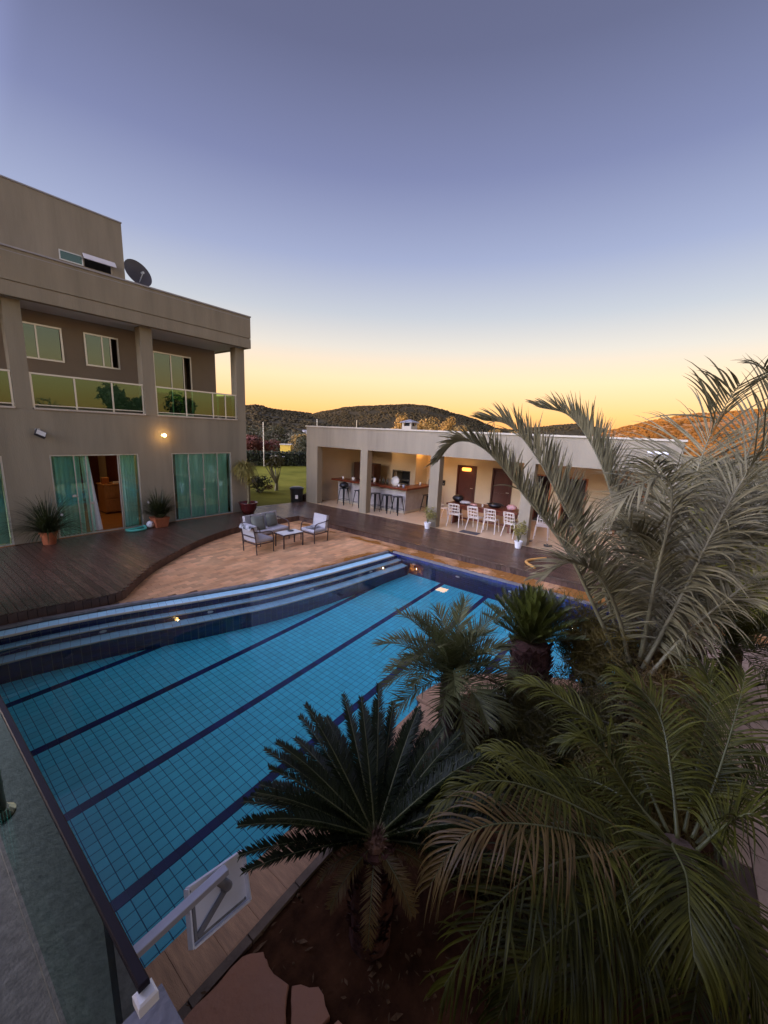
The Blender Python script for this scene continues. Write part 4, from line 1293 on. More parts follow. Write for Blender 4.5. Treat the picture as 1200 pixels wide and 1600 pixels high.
def lounge_chair(loc, rz, label):
    c = thing('armchair', label, 'armchair', loc, rz, 'two patio armchairs')
    seat_frame(.62, .56, c)
    link('seat_cushion', cushion(-.29, .29, -.28, .27, .315, .43), M['fabric'], c, smooth=False)
    link('back_cushion', MB().obox((0, .27, .60), ((1, 0, 0), (0, 1, -.18), (0, .18, 1)), (.285, .05, .22)), M['fabric'], c)
    return c
lounge_chair((6.56, 9.32, 0), rad(90), 'pale grey patio armchair seen from behind, left of the sofa')
lounge_chair((8.45, 9.05, 0), rad(-90), 'pale grey patio armchair with a patterned cloth on its seat, facing the coffee table')
sf = thing('sofa', 'two seat patio sofa with pale grey cushions and brown metal frame', 'sofa', (7.35, 10.0, 0), rad(4))
seat_frame(1.28, .60, sf)
for s in (-1, 1):
    link('seat_cushion', cushion(s*.31-.305, s*.31+.305, -.30, .28, .315, .43), M['fabric'], sf)
    link('back_cushion', MB().obox((s*.31, .28, .61), ((1, 0, 0), (0, 1, -.18), (0, .18, 1)), (.30, .055, .23)), M['fabric'], sf)
def throw(loc, rz, lean, label, s=.21):
    mb = MB()
    n_ = 8
    for sd2 in (-1, 1):
        for i in range(n_+1):
            for j in range(n_+1):
                x, z = -1+2*i/n_, -1+2*j/n_
                th = .085*((1-x**4)*(1-z**4))**.6
                k = 1-.06*(1-abs(x*z))
                mb.v.append((x*s*k, sd2*th, z*s*k))
    N_ = (n_+1)**2
    for i in range(n_):
        for j in range(n_):
            a = i*(n_+1)+j
            mb.f.append((a, a+n_+1, a+n_+2, a+1))
            mb.f.append((N_+a, N_+a+1, N_+a+n_+2, N_+a+n_+1))
    o = link('throw_pillow', mb, M['pillow'], None, loc, True)
    o.rotation_euler = (rad(lean), rad(random.uniform(-6, 6)), rz)
    tag(o, label, 'pillow', 'grey green pillows on the patio sofa')
throw((7.02, 9.98, .63), rad(-4), -22, 'grey green pillow leaning at the sofa end nearest the armchair seen from behind', .23)
throw((7.60, 10.10, .645), rad(6), -16, 'upright grey green pillow near the middle of the sofa')
tb2 = thing('coffee_table', 'low coffee table with white glass top and brown legs on the patio', 'coffee table', (7.52, 9.14, 0), rad(-5))
link('tabletop', MB().box(-.345, .345, -.225, .225, .415, .43, .003), M['tabletop'], tb2)
link('apron', MB().box(-.35, .35, -.23, -.205, .38, .413).box(-.35, .35, .205, .23, .38, .413).box(-.35, -.325, -.205, .205, .38, .413).box(.325, .35, -.205, .205, .38, .413), M['frame'], tb2)
for a in (-1, 1):
    for b_ in (-1, 1):
        link('leg', MB().box(a*.335-.016, a*.335+.016, b_*.215-.016, b_*.215+.016, 0, .379), M['frame'], tb2)
o = link('tray', MB().lathe([(.06, 0), (.09, .004), (.095, .02), (.088, .02), (.06, .008)], 20), M['black'], None, (7.62, 9.2, .432), True)
tag(o, 'small dark round tray on the white coffee table', 'tray')
pat_ = mat('black_white_print', (.55, .53, .52), .9, .1, 9, color2=(.03, .03, .03), detail=1)
cl_ = MB()
for i in range(13):
    for j in range(9):
        cl_.v.append((-.22+.44*i/12, -.17+.34*j/8, .435+.02*noise.noise((i*.6, j*.6, 1))+.012))
for i in range(12):
    for j in range(8):
        a = i*9+j
        cl_.f.append((a, a+9, a+10, a+1))
o = link('patterned_cloth', cl_, pat_, None, (8.40, 9.05, 0.012), True)
o.rotation_euler = (0, 0, rad(20))
tag(o, 'black and white patterned cloth lying on the armchair seat', 'cloth')
cl2_ = MB()
for i in range(13):
    for j in range(7):
        cl2_.v.append((-.03+.012*math.sin(j*2), -.26+.52*i/12, .80+.025*noise.noise((i*.7, j*.6, 4))-abs(j-3)*.03+.05))
        cl2_.v[-1] = ((j-3)*.03, cl2_.v[-1][1], .83-.012*(j-3)**2+.02*noise.noise((i*.7, j, 4)))
for i in range(12):
    for j in range(6):
        a = i*7+j
        cl2_.f.append((a, a+7, a+8, a+1))
o = link('patterned_cloth', cl2_, pat_, None, (6.20, 9.32, .0), True)
tag(o, 'patterned cloth hung over the back of the armchair seen from behind', 'cloth')

# ------------------------------------------------------------------ pots and plants on the deck
def blades(n, L, base_r, wdt, droop, lean=(0.2, 1.2), seed=0, z0=0.0, seg=5, up=0.0):
    rnd = random.Random(seed)
    mb = MB()
    for k in range(n):
        a = rnd.uniform(0, 2*math.pi)
        th = rnd.uniform(*lean)
        l = L*rnd.uniform(.65, 1.1)
        d = Vector((math.cos(a)*math.sin(th), math.sin(a)*math.sin(th), math.cos(th)))
        p = Vector((math.cos(a), math.sin(a), 0))*base_r*rnd.random()+Vector((0, 0, z0+up*rnd.random()))
        s = d.cross(Vector((0, 0, 1)))
        s = s.normalized() if s.length > 1e-3 else Vector((1, 0, 0))
        i0 = len(mb.v)
        for i in range(seg+1):
            t_0 = i/seg
            ww = wdt*(1-.9*t_0**1.5)*.5
            mb.v += [tuple(p-s*ww), tuple(p+s*ww)]
            if i: mb.f.append((i0+2*i-2, i0+2*i-1, i0+2*i+1, i0+2*i))
            p = p+d*(l/seg)
            d = (d+Vector((0, 0, -droop/seg*(i+1)/seg*2))).normalized()
    return mb
def pot_round(r, h, m, root, rimh=.05):
    link('pot', MB().lathe([(r*.68, 0), (r*.92, h-rimh), (r, h-rimh), (r, h), (r*.88, h), (r*.86, h-.05), (.02, h-.05)], 28), m, root, smooth=False)
    link('soil', MB().lathe([(r*.84, h-.07), (r*.84, h-.045), (.01, h-.03)], 20), M['soil'], root)
p = thing('potted_plant', 'spiky strap leaved plant in a round terracotta pot by the open sliding door', 'potted plant', (2.74, 13.08, .204))
pot_round(.20, .34, M['terracotta'], p)
link('foliage', blades(480, 1.2, .09, .020, 1.5, (.15, 1.3), 3, .30, 6), M['potgrass'], p)
p = thing('potted_plant', 'bushy strap leaved plant in a square terracotta pot between the sliding doors', 'potted plant', (5.56, 13.14, .204))
link('pot', MB().add([(-.17, -.17, 0), (.17, -.17, 0), (.17, .17, 0), (-.17, .17, 0), (-.21, -.21, .27), (.21, -.21, .27), (.21, .21, .27), (-.21, .21, .27)], [(3, 2, 1, 0), (0, 1, 5, 4), (1, 2, 6, 5), (2, 3, 7, 6), (3, 0, 4, 7), (4, 5, 6, 7)]).box(-.225, .225, -.225, .225, .271, .31), M['terracotta'], p)
link('foliage', blades(460, .95, .12, .020, 1.1, (.08, 1.1), 8, .30, 6), M['potgrass'], p)
def white_flower(loc, label):
    o = thing('flower', label, 'flower', loc)
    mb = MB()
    for k in range(6):
        a = 2*math.pi*k/6
        mb.add([(0, 0, 0), (.03*math.cos(a-.4), .03*math.sin(a-.4), .01), (.055*math.cos(a), .055*math.sin(a), .0), (.03*math.cos(a+.4), .03*math.sin(a+.4), .01)], [(0, 1, 2, 3)])
    link('petals', mb, M['white'], o).rotation_euler = (rad(70), 0, rad(30))
    link('stem', MB().tube([(0, 0, -.3), (0, .01, 0)], .004, 5), M['rachisg'], o)
white_flower((5.18, 12.95, 1.06), 'white flower on the plant in the square pot')
white_flower((3.02, 12.9, .98), 'white flower on the plant in the round terracotta pot')
p = thing('potted_tree', 'thin trunked small tree with drooping yellow green head in a maroon glazed pot', 'potted tree', (8.78, 13.08, .204))
link('pot', MB().lathe([(.20, 0), (.30, .20), (.33, .38), (.36, .40), (.36, .43), (.31, .43), (.29, .36), (.01, .36)], 30), M['maroon'], p, smooth=True)
link('trunk', MB().tube(catmull([(0, 0, .34), (.02, 0, .8), (-.02, .02, 1.3), (-.08, .0, 1.62)], 10), [.05, .042, .038, .035, .032, .03, .03, .028, .026, .026, .025], 8), M['rachis'], p, smooth=True)
link('trunk', MB().tube(catmull([(.08, .02, .34), (.10, .03, .8), (.07, .02, 1.15)], 6), .024, 7), M['rachis'], p, smooth=True)
for c_, sd2, n_ in (((-.14, 0, 1.70), 4, 420), ((-.04, .02, 1.45), 6, 160), ((.08, .02, 1.18), 5, 60)):
    link('foliage', blades(n_, .58 if n_ > 100 else .4, .12, .034, 3.2, (.2, 1.6), sd2, 0, 6), M['ponytail'], p, c_)
def small_pot(loc, seed, label, h):
    p = thing('potted_plant', label, 'potted plant', loc)
    pot_round(.125, .22, M['white'], p, .03)
    tw = MB()
    rnd = random.Random(seed)
    lf = MB()
    for k in range(12):
        a, r = rnd.uniform(0, 6.28), rnd.uniform(.05, .2)
        top = Vector((math.cos(a)*r, math.sin(a)*r, h*rnd.uniform(.6, 1)))
        tw.tube([(0, 0, .17), tuple(top*.5+Vector((0, 0, .12))), tuple(top)], .006, 5)
        for q in range(16):
            c_ = top+Vector((rnd.gauss(0, .06), rnd.gauss(0, .06), rnd.gauss(-.03, .07)))
            e = Vector((rnd.uniform(-1, 1), rnd.uniform(-1, 1), rnd.uniform(-.4, .8))).normalized()*.055
            s = e.orthogonal().normalized()*.018
            lf.add([c_-e, c_-s, c_+e, c_+s], [(0, 1, 2, 3)])
    link('stem', tw, M['rachisg'], p)
    link('foliage', lf, M['ponytail'], p)
small_pot((11.88, 6.92, .204), 21, 'yellow leaved plant in a white pot at the foot of the column by the bar', .72)
small_pot((11.80, 3.64, .204), 25, 'yellow leaved plant in a white pot at the column beside the table end', .86)

# small things lying about
ball = MB().blob((0, 0, 0), .11, 20, 14, 0)
bm_ = bpy.data.materials.new('football_panels')
bm_.use_nodes = True
t = bm_.node_tree
vr = t.nodes.new('ShaderNodeTexVoronoi')
vr.inputs['Scale'].default_value = 7
tcn = t.nodes.new('ShaderNodeTexCoord')
t.links.new(tcn.outputs['Object'], vr.inputs['Vector'])
crp = t.nodes.new('ShaderNodeValToRGB')
crp.color_ramp.interpolation = 'CONSTANT'
crp.color_ramp.elements[0].color = (.02, .02, .02, 1)
crp.color_ramp.elements[1].position = .32
crp.color_ramp.elements[1].color = (.7, .68, .66, 1)
t.links.new(vr.outputs['Distance'], crp.inputs[0])
t.links.new(crp.outputs[0], t.nodes['Principled BSDF'].inputs['Base Color'])
o = link('football', ball, bm_, None, (5.28, 13.17, .314), True)
tag(o, 'black and white football beside the square terracotta pot', 'ball')
nd = MB()
nd.tube(catmull([(-.28, .10, .035), (0, .13, .035), (.30, .22, .035)], 12), .035, 10)
nd.tube(catmull([(-.26, .04, .035), (-.22, -.10, .035), (.0, -.16, .035), (.2, -.10, .035), (.26, .04, .05), (.28, .15, .07)], 18), .035, 10)
o = link('pool_noodle', nd, mat('teal_foam', (.10, .50, .38), .8), None, (4.86, 13.1, .202), True)
tag(o, 'curled teal foam noodle on the deck below the sliding door', 'pool noodle')
o = link('pool_noodle', MB().tube(catmull([(.78, -.16, .035), (.35, .10, .035), (.08, .16, .035), (-.10, .06, .035), (-.30, -.18, .035)], 22), .036, 10), mat('orange_foam', (.60, .30, .07), .8), None, (10.45, 2.82, .202), True)
tag(o, 'curved orange yellow foam noodle on the dark deck near the pavilion', 'pool noodle')
def sandals(loc, rz, label):
    o = thing('sandals', label, 'sandals', loc, rz)
    for s in (-1, 1):
        mb = MB().prism([(s*.07+.045*math.cos(a)*(1 if math.sin(a) > 0 else .8), .13*math.sin(a)) for a in [2*math.pi*k/14 for k in range(14)]], 0, .025)
        sdl = link('sole', mb, M['black'], o)
        link('strap', MB().tube([(s*.07-.04, -.01, .02), (s*.07, .05, .055), (s*.07+.04, -.01, .02)], .009, 5), M['dark'], sdl)
sandals((12.9, 3.68, .204), rad(60), 'pair of black sandals beside the white pot at the column')
sandals((12.72, 3.0, .204), rad(15), 'pair of black sandals near the edge of the pavilion floor, by the palm frond')
# bin at the deck corner
bn = thing('waste_bin', 'black waste bin with a white sticker at the corner of the pavilion', 'bin', (12.0, 14.05, 0.0))
link('body', MB().lathe([(.26, .0), (.30, .72), (.32, .72), (.32, .77), (.29, .78)], 22), M['black'], bn)
link('lid', MB().lathe([(.325, .782), (.325, .81), (.2, .86), (.02, .87)], 22), M['black'], bn)
link('sticker', MB().obox((-.19, -.215, .42), ((.74, -.66, 0), (.66, .74, .04), (0, 0, 1)), (.06, .004, .085)), M['white'], bn)
o = thing('crate', 'small brown wooden crate beside the black waste bin', 'crate', (12.42, 13.98, 0.0))
for k in range(4):
    link('slat', MB().box(-.16, .16, -.14, -.125, .02+k*.115, .115+k*.115), M['darkwood'], o)
    link('slat', MB().box(-.16, .16, .125, .14, .02+k*.115, .115+k*.115), M['darkwood'], o)
for sx in (-1, 1):
    link('side', MB().box(sx*.15-.01, sx*.15+.01, -.124, .124, 0.0, .48), M['darkwood'], o)

# ------------------------------------------------------------------ palms
def frond(root, pts, n, L, wdt, m_leaf, m_rib, rib=.02, a0=75, a1=25, vee=35, droop=.5, prof=None, start=.18, seg=5, seed=0, jit=.12, twist=0, fold=.25, pair=True):
    """one feather leaf: a curved midrib carrying two ranks of folded leaflets"""
    rnd = random.Random(seed)
    C = catmull(pts, 40)
    base = Vector(root.location)
    C = [c-base for c in C]
    lens = [0]
    for a, b in zip(C, C[1:]):
        lens.append(lens[-1]+(b-a).length)
    tot = lens[-1]
    rr = [max(.0025, rib*(1-.9*(l/tot)**.8)) for l in lens]
    rb = MB().tube(C, rr, 6)
    mb = MB()
    up = Vector((0, 0, 1))
    for k in range(n):
        for side in (-1, 1):
            s = start+(1-start)*(k+.5*(side > 0)*pair+rnd.uniform(-.2, .2))/n
            s = min(max(s, 0), .999)
            l = s*tot
            i = 0
            while lens[i+1] < l: i += 1
            f_ = (l-lens[i])/(lens[i+1]-lens[i])
            p = C[i].lerp(C[i+1], f_)
            T = (C[min(i+2, 40)]-C[max(i-1, 0)]).normalized()
            N = up-T*up.dot(T)
            if N.length < .15:
                N = T.orthogonal()
            N.normalize()
            S = T.cross(N)
            q = (s-start)/(1-start)
            ang = rad(a0+(a1-a0)*q+rnd.uniform(-6, 6))
            ve = rad(vee+rnd.uniform(-10, 10))
            d = (T*math.cos(ang)+(S*side*math.cos(ve)+N*math.sin(ve))*math.sin(ang)).normalized()
            pr = prof(q) if prof else (math.sin(math.pi*(.12+.80*q))**.7)
            ll = L*pr*rnd.uniform(1-jit, 1+jit)
            q_ = rnd.random()
            if q_ < .04 and seg > 3: continue            # lost leaflets, torn short ones, bent ones
            if q_ < .12: ll *= rnd.uniform(.35, .8)
            if q_ > .9: d = (d+Vector((rnd.gauss(0, .25), rnd.gauss(0, .25), rnd.gauss(-.1, .25)))).normalized()
            wv = T-d*T.dot(d)
            wv.normalize()
            i0 = len(mb.v)
            pos = p.copy()
            tw = rad(twist*rnd.uniform(-1, 1))
            for g in range(seg+1):
                t_0 = g/seg
                ww = wdt*(.45+.55*min(1, t_0*4))*(1-t_0**2.2)*.5+.0006
                nn = d.cross(wv).normalized()
                wr = (wv*math.cos(tw*t_0)+nn*math.sin(tw*t_0))
                mb.v += [tuple(pos-wr*ww), tuple(pos-nn*ww*fold*2), tuple(pos+wr*ww)]
                if g:
                    a = i0+3*g-3
                    mb.f += [(a, a+1, a+4, a+3), (a+1, a+2, a+5, a+4)]
                pos = pos+d*(ll/seg)
                d = (d+Vector((0, 0, -droop*(t_0+.15)/seg*2))+Vector((rnd.uniform(-1, 1), rnd.uniform(-1, 1), rnd.uniform(-1, 1)))*.03).normalized()
                wv = wv-d*wv.dot(d)
                wv.normalize()
    fo = link('frond', mb, m_leaf, root, smooth=True)
    link('midrib', rb, m_rib, fo, smooth=True)
    return fo

def trunk(root, pts, rs, m, n=10, rings=0, seed=0):
    """a trunk with old leaf bases standing out in rings"""
    rnd = random.Random(seed)
    C = catmull(pts, 24)
    base = Vector(root.location)
    C = [c-base for c in C]
    R2 = []
    for i in range(len(C)):
        t_0 = i/(len(C)-1)
        k = t_0*(len(rs)-1)
        j = min(int(k), len(rs)-2)
        R2.append(rs[j]+(rs[j+1]-rs[j])*(k-j))
    mb = MB().tube(C, R2, n)
    for q in range(rings):
        i = rnd.randrange(1, len(C)-1)
        a = rnd.uniform(0, 6.283)
        o_ = Vector((math.cos(a), math.sin(a), 0))
        c = C[i]+o_*R2[i]*.9
        s = o_.cross(Vector((0, 0, 1)))
        h = R2[i]*.5
        mb.add([c-s*h*.5, c+s*h*.5, c+o_*h*.6+Vector((0, 0, h*1.1)), c+Vector((0, 0, h*.6))+o_*h*.1], [(0, 1, 2), (0, 2, 3), (1, 3, 2), (0, 3, 1)])
    return link('trunk', mb, m, root, smooth=False)

sp = thing('silver_palm', 'large silver grey feather palm with arching V shaped fronds beside the pool', 'palm tree', (5.62, .08, 0))
trunk(sp, [(5.62, .08, 0), (5.62, .09, .45), (5.58, .10, .92)], [.24, .22, .17], M['bark'], 12, 60, 1)
SILVER = [
 ([(5.39, 0.19, 0.71), (5.17, 0.59, 1.51), (4.95, 0.95, 2.21), (4.63, 1.42, 2.84), (4.33, 1.81, 3.34), (4.06, 2.05, 3.43), (3.8, 2.15, 3.2)], 115, .42, 62, .5),
 ([(5.48, 0.17, 0.76), (5.47, 0.64, 1.83), (5.31, 1.13, 2.68), (5.18, 1.52, 3.3), (5.03, 1.84, 3.65), (4.82, 2.1, 3.70)], 115, .55, 62, .4),
 ([(5.7, 0.11, 0.68), (6.17, 0.34, 1.71), (6.39, 0.69, 2.62), (6.44, 1.05, 3.36), (6.29, 1.42, 3.84), (6.05, 1.80, 3.95)], 115, .62, 60, .4),
 ([(5.52, 0.04, 0.79), (5.82, -0.03, 1.74), (6.11, -0.1, 2.69), (6.27, -0.19, 3.56), (6.2, -0.29, 4.0), (6.0, -0.36, 4.2)], 75, 1.05, 22, .35),
 ([(5.31, 0.01, 0.87), (5.43, -0.2, 1.75), (5.5, -0.36, 2.53), (5.55, -0.53, 3.21), (5.52, -0.7, 3.64), (5.58, -0.86, 3.89)], 75, .95, 18, .4),
 ([(5.21, -0.04, 0.81), (5.36, -0.35, 1.48), (5.46, -0.66, 1.99), (5.61, -0.91, 2.34), (5.77, -1.22, 2.58)], 70, .75, 20, .5),
 ([(6.0, 0.01, 0.57), (6.95, -0.31, 1.38), (7.8, -0.64, 2.24), (8.52, -1.03, 2.92), (8.93, -1.34, 3.13)], 70, .85, 30, .4),
 ([(5.31, 0.05, 0.98), (5.2, 0.05, 2.06), (5.17, 0.03, 2.86), (5.02, 0.15, 3.17), (4.68, 0.38, 3.0), (4.36, 0.6, 2.62)], 46, .55, 15, .9),
 ([(5.34, 0.14, 0.84), (5.1, 0.34, 1.53), (4.81, 0.56, 2.03), (4.53, 0.82, 2.19), (4.29, 1.01, 2.05)], 60, .55, 35, .6),
 ([(5.68, -0.03, 0.7), (6.38, -0.43, 2.29), (6.63, -0.64, 3.66), (6.57, -0.7, 4.25), (6.22, -0.53, 4.4)], 60, .8, 25, .7),
 ([(5.6, .12, .8), (6.0, .3, 1.5), (6.5, .45, 2.1), (7.1, .5, 2.5), (7.6, .4, 2.5)], 60, .7, 35, .5),
 ([(5.5, .05, .8), (5.62, -.1, 1.5), (5.5, .1, 2.1), (5.2, .3, 2.5), (4.9, .45, 2.55)], 70, .6, 30, .6),
 ([(5.6, .05, .8), (5.75, .02, 1.6), (5.85, .05, 2.4), (5.75, .15, 3.0), (5.45, .3, 3.3)], 80, .8, 18, .8),
 ([(5.6, .0, .8), (5.8, -.25, 1.5), (6.0, -.5, 2.2), (6.1, -.75, 2.8), (6.1, -1.0, 3.1)], 80, .85, 18, .7),
]
for k, (P_, n, L, vee, dr) in enumerate(SILVER):
    wide = 3 <= k <= 6 or k >= 12
    frond(sp, P_, int(n*1.25), L*(1.1 if wide else 1), .023, M['silver'], M['rachis'], .03, 86 if wide else 66, 38 if wide else 22, vee*(.6 if wide else 1), dr*(1.7 if wide else 1), seed=40+k, seg=7, twist=60, start=.16, jit=.16)

gp = thing('green_palm', 'large dark green feather palm with drooping fronds filling the near corner of the bed', 'palm tree', (2.72, -.36, 0))
trunk(gp, [(2.72, -.36, 0), (2.72, -.35, .55), (2.71, -.34, 1.08)], [.14, .12, .10], M['bark'], 10, 40, 2)
GREEN = [
 [(2.7, -0.34, 1.08), (2.45, -0.14, 1.19), (2.14, 0.05, 1.29), (1.9, 0.22, 1.33), (1.64, 0.37, 1.28), (1.47, 0.46, 1.11), (1.34, 0.52, 0.94)],
 [(2.7, -0.34, 1.1), (2.45, -0.28, 1.31), (2.25, -0.33, 1.37), (2.07, -0.35, 1.34), (1.94, -0.38, 1.26)],
 [(2.76, -0.33, 1.1), (2.96, -0.26, 1.33), (3.2, -0.16, 1.56), (3.31, -0.02, 1.68), (3.32, 0.16, 1.75)],
 [(2.87, -0.41, 1.06), (3.1, -0.48, 1.26), (3.41, -0.55, 1.53), (3.7, -0.6, 1.75), (3.86, -0.62, 1.83)],
 [(2.71, -0.42, 1.13), (2.76, -0.51, 1.32), (2.74, -0.6, 1.5), (2.76, -0.72, 1.45), (2.74, -0.82, 1.34)],
 [(2.77, -0.28, 1.05), (2.64, -0.01, 1.07), (2.52, 0.3, 1.25), (2.38, 0.62, 1.41), (2.30, 0.80, 1.40)],
 [(2.84, -0.29, 1.04), (3.04, -0.04, 1.28), (3.08, 0.3, 1.44), (3.11, 0.62, 1.52), (3.04, 0.84, 1.50)],
 [(2.71, -0.28, 1.06), (2.48, -0.0, 1.21), (2.24, 0.3, 1.41), (2.03, 0.54, 1.53), (1.86, 0.71, 1.52), (1.72, 0.83, 1.41)],
 [(2.62, -0.25, 1.07), (2.25, 0.07, 1.28), (1.99, 0.3, 1.43), (1.74, 0.5, 1.52), (1.57, 0.62, 1.47), (1.45, 0.69, 1.27)],
 [(2.62, -0.39, 1.14), (2.45, -0.5, 1.15), (2.32, -0.6, 1.08), (2.22, -0.68, 0.97)],
 [(2.61, -0.31, 1.07), (2.25, -0.19, 1.01), (1.94, -0.05, 0.95), (1.72, 0.03, 0.83)],
 [(2.96, -0.38, 1.0), (3.31, -0.41, 1.26), (3.67, -0.44, 1.63), (3.8, -0.37, 1.81)],
 [(2.77, -0.28, 1.05), (2.83, -0.06, 1.19), (2.87, 0.12, 1.36), (2.84, 0.27, 1.44), (2.75, 0.38, 1.39)],
 [(2.89, -0.44, 1.02), (3.19, -0.62, 1.22), (3.51, -0.82, 1.36), (3.71, -1.0, 1.37)],
 [(2.58, -0.28, 1.05), (2.17, -0.06, 1.07), (1.84, 0.12, 1.07), (1.61, 0.24, 1.0), (1.46, 0.29, 0.83)],
 [(2.62, -.40, 1.0), (2.35, -.45, .95), (2.1, -.45, .8), (1.95, -.42, .55)],
 [(2.65, -.25, 1.0), (2.35, -.1, .88), (2.1, .1, .68), (1.95, .22, .42)],
 [(2.8, -.2, 1.0), (2.7, .1, .95), (2.6, .4, .8), (2.5, .6, .55)],
 [(2.9, -.25, 1.0), (3.0, .0, 1.0), (3.1, .25, .9), (3.15, .5, .7)],
 [(2.66, -.45, 1.0), (2.5, -.62, .95), (2.38, -.78, .75), (2.3, -.9, .5)]]
for k, P_ in enumerate(GREEN):
    dry = k == 8
    frond(gp, P_, 66, .30 if k in (5, 6, 7, 12) else .42, .0125, M['palmdry'] if dry else M['palm'], M['rachisg'], .013, 70, 26, 16, 1.5+.4*(k % 3), seed=70+k, seg=7, twist=40, start=.14, jit=.2)

def feather_crown(root, c, n, L, leafL, wdt, el_rng, m_leaf, m_rib, seed, az_rng=(0, 360), droop=.5, vee=20, nl=36, bend=.9, rib=.008, a0=60, a1=25, spiral=True, leafdroop=.3):
    rnd = random.Random(seed)
    for k in range(n):
        q = (k+.5)/n
        az = rad(az_rng[0]+(az_rng[1]-az_rng[0])*((k*.618) % 1 if spiral else q)+rnd.uniform(-7, 7))
        e = rad(el_rng[0]+(el_rng[1]-el_rng[0])*q+rnd.uniform(-5, 5))
        h = Vector((math.cos(az), math.sin(az), 0))
        d = h*math.cos(e)+Vector((0, 0, math.sin(e)))
        p = Vector(c)
        pts = [p.copy()]
        ll = L*rnd.uniform(.88, 1.08)
        for g in range(5):
            p = p+d*ll/5
            pts.append(p.copy())
            d = (d+Vector((0, 0, -bend*droop*(g+1)/5*.5))).normalized()
        frond(root, pts, nl, leafL, wdt, m_leaf, m_rib, rib, a0, a1, vee, leafdroop, seed=seed*100+k, seg=3, start=.10, jit=.1, twist=10)

# small date palm between the pool and the bed
sm = thing('small_palm', 'small feathery date palm with a rough trunk at the edge of the pool', 'palm tree', (3.62, 1.64, 0))
trunk(sm, [(3.62, 1.64, 0), (3.62, 1.66, .45), (3.60, 1.68, .90)], [.13, .12, .10], M['bark'], 10, 60, 3)
feather_crown(sm, (3.60, 1.68, .93), 36, .84, .26, .013, (-8, 76), M['phx'], M['rachisg'], 11, droop=.95, nl=40, leafdroop=.45, vee=25)
# another further along the bed, mostly behind the silver palm
sm2 = thing('small_palm', 'dark date palm low behind the silver palm next to the side lawn', 'palm tree', (7.0, -.95, 0))
trunk(sm2, [(7.0, -.95, 0), (7.0, -.95, .4), (7.0, -.95, .75)], [.14, .13, .11], M['bark'], 10, 40, 4)
feather_crown(sm2, (7.0, -.95, .78), 30, 1.05, .28, .014, (-12, 75), M['palm'], M['rachisg'], 12, droop=.95, nl=40, leafdroop=.45, vee=25)

# cycads
cy = thing('cycad', 'large dark cycad with stiff spreading fronds and a woolly brown crown in the foreground', 'cycad', (1.72, 1.24, 0))
trunk(cy, [(1.74, 1.26, 0), (1.74, 1.25, .4), (1.74, 1.25, .80)], [.15, .15, .12], M['cycbark'], 12, 160, 6)
cn = MB()
rnd = random.Random(5)
for k in range(220):
    a, e = rnd.uniform(0, 6.28), rnd.uniform(.1, 1.5)
    d = Vector((math.cos(a)*math.cos(e), math.sin(a)*math.cos(e), math.sin(e)))
    c = Vector((.02, .01, .81))+d*.06
    s = d.orthogonal().normalized()*.008
    cn.add([c-s, c+s, c+d*rnd.uniform(.03, .07)+Vector((0, 0, .02))], [(0, 1, 2)])
cn.blob((.02, .01, .81), .075, 12, 8, .1, 2)
link('crown_core', cn, mat('woolly_brown', (.20, .10, .055), .95, .3, 40, color2=(.30, .17, .10)), cy)
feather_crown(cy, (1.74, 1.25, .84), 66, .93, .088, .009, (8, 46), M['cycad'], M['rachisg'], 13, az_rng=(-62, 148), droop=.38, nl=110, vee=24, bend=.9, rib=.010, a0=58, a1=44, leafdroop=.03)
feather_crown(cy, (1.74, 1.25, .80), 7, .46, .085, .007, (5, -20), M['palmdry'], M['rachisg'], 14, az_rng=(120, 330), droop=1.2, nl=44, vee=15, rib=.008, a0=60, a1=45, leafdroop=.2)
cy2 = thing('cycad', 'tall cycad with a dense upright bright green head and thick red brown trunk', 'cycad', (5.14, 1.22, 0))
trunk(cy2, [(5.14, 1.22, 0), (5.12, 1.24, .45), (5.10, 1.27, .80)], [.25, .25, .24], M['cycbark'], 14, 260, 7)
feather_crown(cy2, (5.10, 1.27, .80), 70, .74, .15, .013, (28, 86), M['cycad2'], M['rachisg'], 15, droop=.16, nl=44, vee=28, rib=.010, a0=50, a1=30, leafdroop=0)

# agave rosette
ag = thing('agave', 'grey green agave rosette with curled pale dead leaves at its foot', 'agave', (4.34, 1.36, .02))
rnd = random.Random(9)
for k in range(34):
    a = k*2.4
    q = k/34
    e = rad(78-70*q+rnd.uniform(-5, 5))
    L = .22+.20*q
    mb = MB()
    d = Vector((math.cos(a)*math.cos(e), math.sin(a)*math.cos(e), math.sin(e)))
    s = d.cross(Vector((0, 0, 1))).normalized()
    p = Vector((0, 0, .10))
    for g in range(6):
        t_0 = g/5
        ww = .06*(math.sin(math.pi*min(1, .25+.75*t_0))**.8)+.001
        nn = s.cross(d)
        mb.v += [tuple(p-s*ww+nn*.012), tuple(p), tuple(p+s*ww+nn*.012)]
        if g:
            i0 = 3*g-3
            mb.f += [(i0, i0+1, i0+4, i0+3), (i0+1, i0+2, i0+5, i0+4)]
        p = p+d*L/5
        d = (d+Vector((0, 0, .05))).normalized()
    link('leaf', mb, M['agave'], ag, smooth=True)
for k in range(7):
    a = rnd.uniform(0, 6.28)
    mb = MB()
    d = Vector((math.cos(a), math.sin(a), .1))
    s = Vector((-math.sin(a), math.cos(a), 0))
    mb.add([s*-.03+Vector((0, 0, .05)), s*.03+Vector((0, 0, .05)), d*.16+s*.04, d*.16-s*.035, d*.25+Vector((0, 0, .06))], [(0, 1, 2, 3), (3, 2, 4)])
    link('dead_leaf', mb, mat('pale_dead_leaf', (.36, .31, .26), .8, .2, 10), ag)

